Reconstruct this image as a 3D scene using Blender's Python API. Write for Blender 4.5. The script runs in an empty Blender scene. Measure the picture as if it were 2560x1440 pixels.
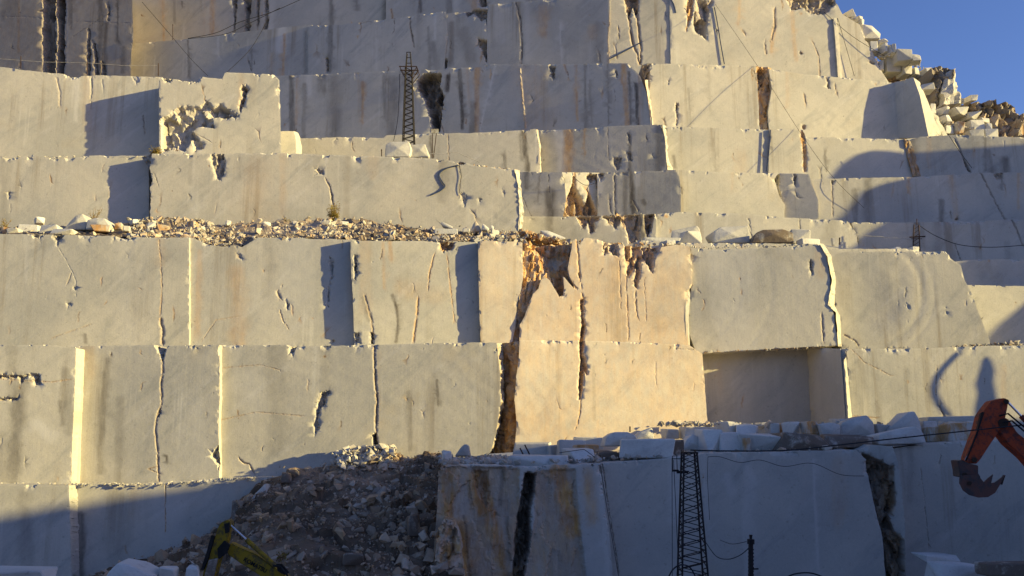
import bpy, bmesh, math, random
import numpy as np
from mathutils import Vector, Matrix
from mathutils.geometry import delaunay_2d_cdt
R = math.radians
scene = bpy.context.scene
COL = scene.collection

# ------------------------------------------------------------------ camera, sky, sun, exposure
FPX, CX, CY = 2217.0, 1280.0, 720.0           # focal length and centre in photograph pixels
PITCH = math.atan(360 / FPX)
cam_d = bpy.data.cameras.new('camera'); cam = bpy.data.objects.new('camera', cam_d); COL.objects.link(cam)
cam_d.sensor_width = 36; cam_d.lens = 36 * FPX / 2560; cam_d.clip_start = .2; cam_d.clip_end = 3000
cam.location = (0, 0, 0); cam.rotation_euler = (math.pi / 2 + PITCH, 0, 0)
scene.camera = cam
SUN_GRAZE, SUN_EL = R(15.5), R(11)
S = Vector((math.cos(SUN_EL) * math.cos(SUN_GRAZE), -math.cos(SUN_EL) * math.sin(SUN_GRAZE), math.sin(SUN_EL)))
sd = bpy.data.lights.new('sun', 'SUN'); sd.energy = 5.0; sd.angle = R(.5); sd.color = (1, .81, .34)
so = bpy.data.objects.new('sun', sd); COL.objects.link(so); so.rotation_euler = S.to_track_quat('Z', 'Y').to_euler()
w = bpy.data.worlds.new('World'); scene.world = w; w.use_nodes = True
nt = w.node_tree; bg = nt.nodes['Background']
sky = nt.nodes.new('ShaderNodeTexSky'); sky.sky_type = 'NISHITA'; sky.sun_disc = False
sky.sun_elevation = SUN_EL; sky.sun_rotation = math.atan2(S.x, S.y); sky.altitude = 800
sky.air_density = 1.0; sky.dust_density = 1.2; sky.ozone_density = 6.0
mxs = nt.nodes.new('ShaderNodeMix'); mxs.data_type = 'RGBA'; mxs.blend_type = 'MULTIPLY'; mxs.inputs[0].default_value = 1; mxs.inputs[7].default_value = (1.38, .89, .88, 1)
nt.links.new(sky.outputs[0], mxs.inputs[6]); nt.links.new(mxs.outputs[2], bg.inputs[0]); bg.inputs[1].default_value = .128
vs = scene.view_settings; vs.view_transform = 'Standard'; vs.look = 'None'; vs.gamma = 1; vs.use_curve_mapping = False
vs.exposure = .98
scene.cycles.max_bounces = 5; scene.cycles.diffuse_bounces = 4; scene.cycles.use_denoising = True

# ------------------------------------------------------------------ pixels and planes
cp, sp_ = math.cos(PITCH), math.sin(PITCH)
def rays(px, py):
    dx = (np.asarray(px, float) - CX) / FPX; dy = (CY - np.asarray(py, float)) / FPX
    return np.stack([dx, cp - dy * sp_, sp_ + dy * cp], -1)
def P(px, py, D):
    r = rays(px, py); return r * (np.asarray(D, float) / r[..., 1])[..., None]
def V(px, py, D): return Vector(P(px, py, D))
class Plane:
    def __init__(s, x0, D0, x1, D1, ymid, batter=0.0):
        a = P(x0, ymid, D0); b = P(x1, ymid, D1)
        t = b - a; th = math.atan2(t[1], t[0])
        n = np.array([math.sin(th), -math.cos(th), batter]); s.n = n / np.linalg.norm(n); s.p = a; s.th = th
        s.scale = FPX / ((D0 + D1) / 2)          # px per metre
    def at(s, px, py, off=0.0):
        r = rays(px, py); t = ((s.p) @ s.n) / (r @ s.n)
        return r * t[..., None] - s.n * np.asarray(off)[..., None]

# ------------------------------------------------------------------ noise
def hsh(i, j, s):
    i = i.astype(np.int64); j = j.astype(np.int64)
    h = (i * 374761393 + j * 668265263 + s * 2147483647 + 1013904223) & 0xffffffff
    h = ((h ^ (h >> 13)) * 1274126177) & 0xffffffff
    h = ((h ^ (h >> 16)) * 2246822519) & 0xffffffff
    return (h ^ (h >> 15)) / 4294967295.0
def vn(x, y, s=0):
    x = np.asarray(x, float); y = np.asarray(y, float)
    i = np.floor(x); j = np.floor(y); fx = x - i; fy = y - j
    fx = fx * fx * (3 - 2 * fx); fy = fy * fy * (3 - 2 * fy)
    a = hsh(i, j, s); b = hsh(i + 1, j, s); c = hsh(i, j + 1, s); d = hsh(i + 1, j + 1, s)
    return (a * (1 - fx) + b * fx) * (1 - fy) + (c * (1 - fx) + d * fx) * fy
def fbm(x, y, s=0, o=4):
    v = 0; a = .5
    for k in range(o): v = v + a * vn(x * 2 ** k, y * 2 ** k, s + k * 17); a *= .5
    return v / (1 - .5 ** o)
def shards(x, y, sx, sy, s=0):
    """piecewise planar facets: each cell has its own level and slope"""
    x = x + sx * .5 * (fbm(x / sx, y / sy, s + 5, 2) - .5); y = y + sy * .5 * (fbm(x / sx + 9, y / sy, s + 6, 2) - .5)
    u = x / sx; v = y / sy; iu = np.floor(u); iv = np.floor(v)
    best = np.full(u.shape, 1e9); val = np.zeros(u.shape)
    for di in (-1, 0, 1):
        for dj in (-1, 0, 1):
            ci = iu + di; cj = iv + dj
            qx = ci + hsh(ci, cj, s + 1); qy = cj + hsh(ci, cj, s + 2)
            d = (u - qx) ** 2 + (v - qy) ** 2; m = d < best
            lv = hsh(ci, cj, s + 3) * .75 + (u - qx) * (hsh(ci, cj, s + 4) - .5) * 1.5 + (v - qy) * (hsh(ci, cj, s + 7) - .5) * .9
            best = np.where(m, d, best); val = np.where(m, lv, val)
    return np.clip(val + .1, -.25, 1.15)
def inpoly(px, py, poly):
    poly = np.asarray(poly, float); x0, y0 = poly[:, 0], poly[:, 1]; x1, y1 = np.roll(x0, -1), np.roll(y0, -1)
    c = np.zeros(px.shape, bool)
    for a, b, d, e in zip(x0, y0, x1, y1):
        if b == e: continue
        c ^= ((b > py) != (e > py)) & (px < (d - a) * (py - b) / (e - b) + a)
    return c
def dist(px, py, line, closed=False):
    line = np.asarray(line, float); q = np.roll(line, -1, 0) if closed else line[1:]; p = line if closed else line[:-1]
    best = np.full(px.shape, 1e9)
    for (a, b), (c, d) in zip(p, q):
        ex, ey = c - a, d - b; L = ex * ex + ey * ey + 1e-9
        t = np.clip(((px - a) * ex + (py - b) * ey) / L, 0, 1)
        best = np.minimum(best, np.hypot(px - a - t * ex, py - b - t * ey))
    return best
def resample(line, step, closed=False):
    line = np.asarray(line, float); q = np.roll(line, -1, 0) if closed else line[1:]; p = line if closed else line[:-1]
    out = []
    for a, b in zip(p, q):
        L = np.hypot(*(b - a))
        st = step if (-60 < min(a[0], b[0]) < 2620 or -60 < max(a[0], b[0]) < 2620) and min(a[1], b[1]) < 1500 and max(a[1], b[1]) > -40 else 40
        n = max(1, int(L / st))
        for k in range(n): out.append(a + (b - a) * k / n)
    if not closed: out.append(line[-1])
    return np.array(out)

# ------------------------------------------------------------------ materials
def mk(name):
    m = bpy.data.materials.new(name); m.use_nodes = True; n = m.node_tree
    b = n.nodes['Principled BSDF']; b.inputs['Specular IOR Level'].default_value = .2
    return m, n, b
def nd(n, t, **k):
    o = n.nodes.new(t)
    for a, v in k.items(): setattr(o, a, v)
    return o
def noise(n, vec, scale, detail=4, rough=.55, dist_=0):
    o = nd(n, 'ShaderNodeTexNoise'); n.links.new(vec, o.inputs['Vector'])
    o.inputs['Scale'].default_value = scale; o.inputs['Detail'].default_value = detail; o.inputs['Roughness'].default_value = rough
    o.inputs['Distortion'].default_value = dist_
    return o.outputs[0]
def ramp(n, fac, a, b, ca=0, cb=1):
    o = nd(n, 'ShaderNodeMapRange'); n.links.new(fac, o.inputs[0])
    o.inputs[1].default_value = a; o.inputs[2].default_value = b; o.inputs[3].default_value = ca; o.inputs[4].default_value = cb
    o.interpolation_type = 'SMOOTHSTEP'
    return o.outputs[0]
def mul(n, a, b, op='MULTIPLY'):
    o = nd(n, 'ShaderNodeMath', operation=op)
    for k, v in enumerate((a, b)):
        if isinstance(v, (int, float)): o.inputs[k].default_value = v
        else: n.links.new(v, o.inputs[k])
    return o.outputs[0]
def mix(n, fac, a, b, bt='MIX'):
    o = nd(n, 'ShaderNodeMix', data_type='RGBA', blend_type=bt)
    for s, v in ((o.inputs[0], fac), (o.inputs[6], a), (o.inputs[7], b)):
        if isinstance(v, tuple): s.default_value = (*v, 1)
        elif isinstance(v, (int, float)): s.default_value = v
        else: n.links.new(v, s)
    return o.outputs[2]
def mapping(n, vec, rot=(0, 0, 0), scale=(1, 1, 1)):
    o = nd(n, 'ShaderNodeMapping'); n.links.new(vec, o.inputs[0])
    o.inputs['Rotation'].default_value = rot
    if any(rot):                                   # turn first, stretch afterwards
        q = nd(n, 'ShaderNodeMapping'); n.links.new(o.outputs[0], q.inputs[0]); q.inputs['Scale'].default_value = scale; return q.outputs[0]
    o.inputs['Scale'].default_value = scale
    return o.outputs[0]
def rock(name, base=(.55, .515, .435), grey=(.425, .41, .365), marks=True, ochre=0.0, dirt=0.0, bumpk=1.0, cuts=True):
    m, n, b = mk(name)
    pos = nd(n, 'ShaderNodeNewGeometry').outputs['Position']
    if marks:
        at = nd(n, 'ShaderNodeAttribute', attribute_name='marks'); sepc = nd(n, 'ShaderNodeSeparateColor'); n.links.new(at.outputs['Color'], sepc.inputs[0])
        st, oc, pl, rg = sepc.outputs[0], sepc.outputs[1], sepc.outputs[2], at.outputs['Alpha']
        tone = nd(n, 'ShaderNodeAttribute', attribute_name='tone').outputs['Fac']
    c = mix(n, ramp(n, noise(n, pos, .16, 5, .6), .35, .68), base, grey)
    # grey diagonal veins of the marble
    dg = mapping(n, pos, (0, R(42), 0), (.22, .6, 1.0))
    v1 = ramp(n, noise(n, dg, .8, 6, .66, .7), .50, .72)
    c = mix(n, mul(n, v1, .38), c, (.22, .235, .24))
    v2 = ramp(n, noise(n, mapping(n, pos, (0, R(40), 0), (.25, 1, 1.6)), 1.1, 5, .6, .5), .54, .75)
    c = mix(n, mul(n, v2, .34), c, (.62, .60, .56))
    # runs of water down the wall
    vsk = mapping(n, pos, (0, 0, 0), (1.1, 1.1, .045))
    r1 = ramp(n, noise(n, vsk, .9, 6, .7), .50, .70)
    gate = ramp(n, noise(n, pos, .10, 2), .42, .62)
    c = mix(n, mul(n, mul(n, r1, gate), .6 if cuts else .2), c, (.25, .20, .135))
    r2 = ramp(n, noise(n, mapping(n, pos, (0, 0, 0), (2.2, 2.2, .07)), .8, 5, .65), .54, .72)
    gate2 = ramp(n, noise(n, mapping(n, pos, (0, 0, 0), (1, 1, 1.4)), .13, 2), .5, .66)
    c = mix(n, mul(n, mul(n, r2, gate2), .6), c, (.66, .635, .56))
    # patches of pale ochre film
    oz = ramp(n, noise(n, pos, .21, 6, .65, .6), .56, .78)
    c = mix(n, mul(n, oz, .32), c, (.42, .33, .19))
    # speckle
    c = mix(n, ramp(n, noise(n, pos, 5, 6, .7), .30, .42, .35, 0), c, (.16, .14, .11))
    c = mix(n, ramp(n, noise(n, pos, 13, 3, .6), .3, .7, .12, 0), c, (.2, .19, .17))
    if ochre or dirt:
        on = ramp(n, noise(n, mapping(n, pos, (0, 0, 0), (1, 1, .45)), 1.1, 6, .7, .5), .62 - .3 * ochre, .74 - .2 * ochre)
        c = mix(n, mul(n, on, min(1, ochre * 1.3)), c, (.42, .23, .085))
        dn = ramp(n, noise(n, pos, 1.7, 6, .7, .3), .65 - .45 * dirt, .8 - .35 * dirt)
        c = mix(n, mul(n, dn, min(1, dirt * 1.2)), c, (.15, .115, .085))
    if marks:
        nz = noise(n, mapping(n, pos, (0, 0, 0), (1.2, 1.2, .4)), 2.6, 6, .7, .3)
        ocn = mul(n, oc, ramp(n, nz, .25, .62, .35, 1.0))
        occ = mix(n, ramp(n, noise(n, pos, 1.4, 5, .6), .35, .65), (.64, .37, .13), (.42, .22, .085))
        c = mix(n, pl, c, (.68, .655, .60))
        c = mix(n, ocn, c, occ)
        c = mix(n, mul(n, st, ramp(n, nz, .2, .55, .55, 1.0)), c, (.055, .042, .030))
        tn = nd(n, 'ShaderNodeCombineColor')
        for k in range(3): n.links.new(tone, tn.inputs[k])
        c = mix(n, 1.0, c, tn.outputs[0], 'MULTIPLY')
    n.links.new(c, b.inputs['Base Color'])
    b.inputs['Roughness'].default_value = .85
    h = mul(n, noise(n, pos, 1.6, 9, .68), .035 * bumpk)
    h = mul(n, h, mul(n, noise(n, pos, 9, 5, .7), .008 * bumpk), 'ADD')
    if cuts:
        arc = nd(n, 'ShaderNodeTexWave', wave_type='BANDS', bands_direction='DIAGONAL'); n.links.new(mapping(n, pos, (0, R(18), 0), (1, .2, 1)), arc.inputs[0])
        arc.inputs['Scale'].default_value = .55; arc.inputs['Distortion'].default_value = 7; arc.inputs['Detail'].default_value = 3; arc.inputs['Detail Scale'].default_value = .6
        h = mul(n, h, mul(n, arc.outputs[1], .004), 'ADD')
        ring = nd(n, 'ShaderNodeTexWave', wave_type='RINGS', rings_direction='Y'); mp = nd(n, 'ShaderNodeMapping'); n.links.new(pos, mp.inputs[0]); mp.inputs['Location'].default_value = (14, 0, 9); n.links.new(mp.outputs[0], ring.inputs[0])
        ring.inputs['Scale'].default_value = .42; ring.inputs['Distortion'].default_value = 4; ring.inputs['Detail'].default_value = 3; ring.inputs['Detail Scale'].default_value = .5
        h = mul(n, h, mul(n, mul(n, ring.outputs[1], gate2), .008), 'ADD')
        h = mul(n, h, mul(n, noise(n, mapping(n, pos, (0, R(42), 0), (.35, 1, 5)), 1.6, 5, .6), .015), 'ADD')
        h = mul(n, h, mul(n, noise(n, mapping(n, pos, (0, 0, 0), (5, 5, .25)), 1.0, 5, .6), .008), 'ADD')
    if marks:
        h = mul(n, h, mul(n, mul(n, rg, noise(n, mapping(n, pos, (0, 0, 0), (1.6, 1.6, .7)), 2.2, 9, .75, .4)), .16), 'ADD')
    bp = nd(n, 'ShaderNodeBump'); n.links.new(h, bp.inputs['Height']); bp.inputs['Strength'].default_value = .55; bp.inputs['Distance'].default_value = 1.0
    n.links.new(bp.outputs[0], b.inputs['Normal'])
    return m
def plain(name, col, rough=.6, metal=0.0, wear=None, ws=3):
    m, n, b = mk(name)
    pos = nd(n, 'ShaderNodeNewGeometry').outputs['Position']
    c = mix(n, ramp(n, noise(n, pos, ws, 5, .7), .45, .62), col, wear or tuple(v * .6 for v in col))
    n.links.new(c, b.inputs['Base Color']); b.inputs['Roughness'].default_value = rough; b.inputs['Metallic'].default_value = metal
    return m
M = dict(
    marble=rock('sawn_marble'), boulder=rock('loose_marble', base=(.66, .64, .58), marks=False, cuts=False, bumpk=2.2),
    ochre=rock('ochre_marble', marks=False, cuts=False, ochre=.75, dirt=.1, bumpk=2.5),
    brown=rock('earthy_rock', marks=False, cuts=False, ochre=.4, dirt=.8, bumpk=3),
    scree=rock('scree_stone', base=(.56, .46, .35), grey=(.38, .30, .215), marks=True, cuts=False, bumpk=2.5, dirt=.35, ochre=.15), soil=rock('brown_waste', base=(.40, .29, .20), grey=(.29, .205, .135), marks=True, cuts=False, bumpk=4, dirt=.4),
    bucket=plain('worn_bucket_steel', (.13, .065, .05), .6, .2, (.06, .055, .055), 2),
    debris=rock('debris_stone', marks=True, cuts=False, bumpk=2),
    rust=plain('rusty_steel', (.06, .036, .024), .8, .3, (.05, .035, .028), 5), dark=plain('black_iron', (.025, .022, .022), .7, .2),
    yellow=plain('yellow_paint', (.27, .18, .012), .65, 0, (.10, .075, .03), 5), orange=plain('orange_paint', (.38, .062, .02), .65, 0, (.12, .04, .03), 5),
    chrome=plain('steel_rod', (.6, .62, .65), .25, .9, (.5, .5, .5)), black=plain('black_rubber', (.018, .018, .018), .8),
    glass=plain('cab_glass', (.02, .025, .03), .1), cable=plain('black_cable', (.03, .03, .032), .8), pale=plain('pale_rope', (.45, .42, .36), .8),
    hose=plain('blue_hose', (.05, .07, .14), .6), wood=plain('dry_twigs', (.20, .14, .07), .9), leaf=plain('dry_leaves', (.17, .14, .03), .9, 0, (.12, .06, .02), 8),
    plate=plain('grey_sign_plate', (.42, .40, .33), .7, 0, (.25, .22, .16), 5),
    ground=rock('pit_ground', base=(.34, .32, .29), marks=False, cuts=False, dirt=.35, bumpk=3),
)

# ------------------------------------------------------------------ object helpers
def tag(o, label=None, cat=None, group=None, kind=None):
    if label: o['label'] = label
    if cat: o['category'] = cat
    if group: o['group'] = group
    if kind: o['kind'] = kind
    return o
def mesh_obj(name, verts, faces, mat, parent=None, smooth=False):
    me = bpy.data.meshes.new(name); me.from_pydata([tuple(v) for v in verts], [], [tuple(f) for f in faces])
    if mat: me.materials.append(mat)
    if smooth: me.shade_smooth()
    me.update(); o = bpy.data.objects.new(name, me); COL.objects.link(o); o.parent = parent
    return o
def recalc(o):
    bm = bmesh.new(); bm.from_mesh(o.data); bmesh.ops.recalc_face_normals(bm, faces=bm.faces); bm.to_mesh(o.data); bm.free(); return o
def empty(name, loc, label, cat, group=None, kind=None):
    o = bpy.data.objects.new(name, None); COL.objects.link(o); o.empty_display_size = .3
    o.location = (0, 0, 0); tag(o, label, cat, group, kind); return o
def attrs(me, marks, tone):
    a = me.attributes.new('marks', 'FLOAT_COLOR', 'POINT'); a.data.foreach_set('color', np.clip(marks, 0, 1).astype(np.float32).ravel())
    t = me.attributes.new('tone', 'FLOAT', 'POINT'); t.data.foreach_set('value', np.asarray(tone, np.float32))

SEED = [100]
def face(label, outline, pl, feats=(), rag=1.3, tone=1.0, batter=0.0, back=14.0, name='rock_wall', cat='rock wall', mat=None,
         allfrac=None, chip=.13, marksn=1.0, kind=None, parent=None, und=.018, bx=0.0):
    """one sawn bench face: outline in photograph pixels laid on its own vertical plane, relief cut into it, extruded back"""
    SEED[0] += 1; sd_ = SEED[0]; rng = np.random.RandomState(sd_)
    ol = np.asarray(outline, float)
    plane = Plane(*pl, ymid=float(np.clip(ol[:, 1].mean(), 0, 1440)), batter=batter)
    sc = plane.scale
    B = resample(ol, 4.5, True)
    nx = fbm(B[:, 0] / 8, B[:, 1] / 8, 7, 3) - .5; ny = fbm(B[:, 0] / 8, B[:, 1] / 8, 8, 3) - .5
    big = np.clip(fbm(B[:, 0] / 30, B[:, 1] / 30, 9, 3) - .58, 0, 1) * 8
    B = B + np.stack([nx, ny], -1) * rag * 1.7 + np.stack([nx * 0, big * (rag > .5) * rag * .6], -1) * (np.abs(B[:, 1:2] - ol[:, 1].min()) < 60)
    x0, y0 = B.min(0); x1, y1 = B.max(0)
    feats = list(feats)
    vis = lambda q: (q[:, 0] > -40) & (q[:, 0] < 2600) & (q[:, 1] > -40) & (q[:, 1] < 1480)
    # small random cracks and pits
    if allfrac is None:
        nm = int(marksn * (min(x1, 2560) - max(x0, 0)) * (min(y1, 1440) - max(y0, 0)) / 12500)
        for k in range(max(0, nm)):
            cx, cy = rng.uniform(max(x0, 0), min(x1, 2560)), rng.uniform(max(y0, 0), min(y1, 1440))
            L = 3 + 24 * rng.rand() ** 3; a = rng.normal(0, .16)
            pts = [(cx + math.sin(a) * L * t + rng.normal(0, 1), cy + L * t) for t in (0, .4, .7, 1)]
            feats.append(('crack', pts, rng.uniform(1.2, 2.4), rng.uniform(.01, .05), rng.choice([0, .3, .7]), rng.choice([.1, .5, .8])))
    if allfrac is None:
        vx0, vx1 = max(x0, 0), min(x1, 2560); up = tone < .97 and y0 < 520
        for k in range(int(max(0, vx1 - vx0) / (60 if up else 190))):
            cx = rng.uniform(vx0, vx1); ty = np.interp(cx, [x0, x1], [y0, y0]) + (0 if rng.rand() < .7 else rng.uniform(10, 80)); L = rng.uniform(.25, 1.0) * (y1 - y0) * (1 if up else .7)
            feats.append(('stain_or_glow', [(cx, ty), (cx + rng.normal(0, 2), ty + L)], rng.choice([3.5, 5, 9, 16]) * (1 if up else 1.2), rng.uniform(.15, .85 if up else .3), int(rng.choice([0, 0, 1, 1, 2]))))
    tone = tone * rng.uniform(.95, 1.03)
    pts = [];
    g = 15.0 if allfrac is None else 6.0
    gx, gy = np.meshgrid(np.arange(max(x0, -60), min(x1, 2620), g), np.arange(max(y0, -60), min(y1, 1520), g)); q = np.stack([gx.ravel(), gy.ravel()], -1)
    pts.append(q + rng.uniform(-.3, .3, q.shape) * g)
    if x0 < -60 or x1 > 2620 or y1 > 1520 or y0 < -60:
        gx, gy = np.meshgrid(np.arange(x0, x1, 45), np.arange(y0, y1, 45)); q = np.stack([gx.ravel(), gy.ravel()], -1); pts.append(q[~vis(q)] + rng.uniform(-9, 9, q[~vis(q)].shape))
    tg = np.roll(B, -1, 0) - np.roll(B, 1, 0); nn = np.stack([-tg[:, 1], tg[:, 0]], -1) / (np.hypot(*tg.T)[:, None] + 1e-6)
    for s in (-1, 1):
        for off in (4.0, 9.0): pts.append((B + nn * off * s + rng.uniform(-1, 1, B.shape))[vis(B)])
    for f in feats:
        if f[0] == 'frac':
            fp = np.asarray(f[1], float); s = f[6] if len(f) > 6 else 4.0
            gx, gy = np.meshgrid(np.arange(fp[:, 0].min() - 4, fp[:, 0].max() + 4, s), np.arange(fp[:, 1].min() - 4, fp[:, 1].max() + 4, s))
            q = np.stack([gx.ravel(), gy.ravel()], -1) + rng.uniform(-.35, .35, (gx.size, 2)) * s
            keep = inpoly(q[:, 0], q[:, 1], fp) | (dist(q[:, 0], q[:, 1], fp, True) < 4); pts.append(q[keep])
            e = resample(fp, 3.5, True); pts.append(e)
        elif f[0] == 'crack':
            e = resample(f[1], 3.2); t = np.gradient(e, axis=0) if len(e) > 1 else e * 0; n2 = np.stack([-t[:, 1], t[:, 0]], -1) / (np.hypot(*t.T)[:, None] + 1e-6)
            ww = f[2]
            for k in (-2.2, -1.1, -.4, .4, 1.1, 2.2): pts.append(e + n2 * max(ww, 1.7) * k + rng.uniform(-.3, .3, e.shape))
        elif f[0] == 'ring':
            _, cx, cy, rr_, ww, amp, a0, a1 = f
            for q_ in np.arange(-2, 2.1, .5):
                an = np.radians(np.arange(a0, a1, 260.0 / rr_)); pts.append(np.stack([cx + (rr_ + q_ * ww) * np.cos(an), cy + (rr_ + q_ * ww) * np.sin(an)], -1))
        elif f[0] == 'stain_or_glow':
            lp = np.asarray(f[1], float); ww = f[2]; s = max(3.2, ww / 2.2)
            gx, gy = np.meshgrid(np.arange(lp[:, 0].min() - ww, lp[:, 0].max() + ww + 1, s), np.arange(lp[:, 1].min() - ww, lp[:, 1].max() + ww + 1, s * 1.6))
            q = np.stack([gx.ravel(), gy.ravel()], -1) + rng.uniform(-.3, .3, (gx.size, 2)) * s
            pts.append(q[dist(q[:, 0], q[:, 1], lp) < ww * 1.15])
    q = np.concatenate(pts)
    q = q[inpoly(q[:, 0], q[:, 1], B)]; q = q[dist(q[:, 0], q[:, 1], B, True) > 2.2]
    key = np.floor(q / 1.9).astype(np.int64); _, ix = np.unique(key[:, 0] * 100003 + key[:, 1], return_index=True); q = q[np.sort(ix)]
    nb = len(B); allp = np.concatenate([B, q])
    vo, eo, fo, *_ = delaunay_2d_cdt([Vector(p) for p in allp.tolist()], [], [list(range(nb))], 1, 1e-4)
    U = np.array([tuple(v) for v in vo]); x, y = U[:, 0], U[:, 1]; T = np.array([f for f in fo if len(f) == 3])
    N = len(U); d = np.zeros(N); mk_ = np.zeros((N, 4)); hard = np.zeros(N, bool)
    mx, mz = x / sc, y / sc
    d += und * 2 * (fbm(mx / 4.5 + sd_ * 3.1, mz / 4.5, sd_, 3) - .5) + und * .35 * (fbm(mx / 1.1, mz / 1.1, sd_ + 1, 2) - .5)
    eb = dist(x, y, B, True)
    cw = .8 + 60 * np.clip(fbm(x / 19, y / 19, 31, 3) - .60, 0, 1)
    topw = np.where(np.abs(y - np.interp(x, [x0, x1], [B[:20, 1].min(), B[:20, 1].min()])) < 30, 1.0, .3)
    d += chip * topw * np.clip(1 - eb / cw, 0, 1) * np.clip((cw - .8) / 4, .06, 1)
    hard |= eb < 7
    if allfrac is not None:
        dep, shx, shy, oc, dk = allfrac
        s = shards(x, y, shx, shy, sd_); s2 = shards(x, y, shx * .35, shy * .35, sd_ + 50)
        d += dep * (s + .3 * s2); hard[:] = True
        mk_[:, 1] = oc * (.3 + .9 * hsh(np.floor(x / shx * 2), np.floor(y / shy * 2), 5)) * fbm(x / 20, y / 30, 3) * 2.5; mk_[:, 0] = dk * np.clip(fbm(x / 16, y / 22, 4) * 2 - .6, 0, 1); mk_[:, 3] = .8
    for k, f in enumerate(feats):
        if f[0] == 'frac':
            _, fp, dep, (shx, shy), oc, dk = f[:6]
            xx = x + 5 * (fbm(x / 9, y / 9, 77, 2) - .5); yy = y + 6 * (fbm(x / 9, y / 9, 78, 2) - .5)
            ins = inpoly(xx, yy, fp); de = dist(xx, yy, fp, True) * ins
            prof = np.clip(de / max(3.0, min(shx * .5, 7)), 0, 1) ** .8
            s = shards(x, y, shx, shy, sd_ + k); s2 = shards(x, y, shx * .4, shy * .4, sd_ + k + 40)
            d += prof * dep * (.2 + .8 * s + .2 * s2)
            mk_[:, 1] = np.maximum(mk_[:, 1], np.clip(de / 2, 0, 1) * oc * (.55 + .6 * (1 - s))); mk_[:, 0] = np.maximum(mk_[:, 0], np.clip(de / 2, 0, 1) * dk * (.3 + .9 * fbm(x / 12, y / 18, k)))
            mk_[:, 3] = np.maximum(mk_[:, 3], np.clip(de / 3, 0, 1)); hard |= ins
        elif f[0] == 'crack':
            _, lp, ww, dep, oc, dk = f; dep *= .42
            w2 = .62 * ww * (.45 + 1.1 * vn(x / 7, y / 9, k)); dd = dist(x + 2 * (vn(x / 6, y / 6, 12) - .5), y, lp); a = np.clip(1.15 - dd / w2, 0, 1)
            d += dep * a; mk_[:, 1] = np.maximum(mk_[:, 1], oc * np.clip(1.5 - dd / (w2 * 1.6), 0, 1) * .8); mk_[:, 0] = np.maximum(mk_[:, 0], dk * a); hard |= a > .05
        elif f[0] == 'stain_or_glow':  # real stains, plus the glow and highlight painted on a few faces
            _, lp, ww, st, kd = f
            wx = ww * .5 * (fbm(x / 14, y / 40, k + 3, 3) - .5) * 2; dd = dist(x + wx, y, lp); a = np.clip((1 - dd / ww) * 1.8, 0, 1) * (.45 + .75 * fbm(x / (ww * .5 + 1), y / 60, k, 3)) * st
            mk_[:, kd] = np.maximum(mk_[:, kd], a)
        elif f[0] == 'ring':
            _, cx, cy, rr_, ww, amp, a0, a1 = f
            r = np.hypot(x - cx, y - cy); an = np.degrees(np.arctan2(y - cy, x - cx)); d += amp * np.exp(-((r - rr_) / ww) ** 2) * np.clip((an - a0) / 20, 0, 1) * np.clip((a1 - an) / 20, 0, 1)
        elif f[0] == 'dent':
            _, cx, cy, rx, ry, dep = f
            r = np.hypot((x - cx) / rx, (y - cy) / ry); d += dep * np.clip(1 - r * r, 0, 1) ** 2
    Pf = plane.at(x, y, d)
    # orient
    tri = Pf[T[:, :3]]; nrm = np.cross(tri[:, 1] - tri[:, 0], tri[:, 2] - tri[:, 0]); flip = (nrm @ plane.n).sum() < 0
    if flip: T = T[:, ::-1]
    # boundary
    ed = {}
    for a, b, c in T.tolist():
        for e in ((a, b), (b, c), (c, a)): ed[e] = 1
    be = [e for e in ed if (e[1], e[0]) not in ed]
    bv = sorted({v for e in be for v in e}); ring0 = {v: N + i for i, v in enumerate(bv)}; ring1 = {v: N + len(bv) + i for i, v in enumerate(bv)}
    Pb = Pf[bv]; Pk = Pb + np.array([bx, back, 0])
    Vt = np.concatenate([Pf, Pb, Pk])
    faces = T.tolist() + [[ring0[b], ring0[a], ring1[a], ring1[b]] for a, b in be]
    me = bpy.data.meshes.new(name); me.from_pydata(Vt.tolist(), [], faces); me.materials.append(mat or M['marble'])
    sm = np.zeros(len(faces), bool); sm[:len(T)] = ~hard[T].any(1); me.polygons.foreach_set('use_smooth', sm)
    mk2 = np.concatenate([mk_, mk_[bv], mk_[bv]]); attrs(me, mk2, np.full(len(Vt), tone)); me.update()
    o = bpy.data.objects.new(name, me); COL.objects.link(o); o.parent = parent
    tag(o, label, cat if kind is None and parent is None else None, None, kind)
    return o
def strip(parent, A, B, name='broken_edge', na=4, rough=.12, oc=0., dk=0., tone=1.0):
    """ragged side face between two polylines of (px, py, depth)"""
    SEED[0] += 1; n = max(4, int(abs(A[-1][1] - A[0][1]) / 4)); t = np.linspace(0, 1, n)
    def rs(L): L = np.asarray(L, float); s = np.linspace(0, 1, len(L)); return np.stack([np.interp(t, s, L[:, k]) for k in range(3)], -1)
    a, b = rs(A), rs(B); vs_ = []
    for i in range(n):
        for j in range(na + 1):
            q = a[i] + (b[i] - a[i]) * j / na; p = P(q[0], q[1], q[2]); e = 1 if 0 < j < na else .25
            vs_.append(p + e * rough * (np.array([vn(i * .6, j * 1.1, SEED[0]), vn(i * .6, j * 1.1, SEED[0] + 3), 0]) - .5) * 2 * np.array([1, 1, 0]))
    f = [[i * (na + 1) + j, i * (na + 1) + j + 1, (i + 1) * (na + 1) + j + 1, (i + 1) * (na + 1) + j] for i in range(n - 1) for j in range(na)]
    o = mesh_obj(name, vs_, f, M['marble'], parent); N = len(vs_)
    m = np.zeros((N, 4)); m[:, 1] = oc * np.random.RandomState(SEED[0]).rand(N); m[:, 0] = dk; m[:, 3] = .25; attrs(o.data, m, np.full(N, tone)); return o

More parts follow.
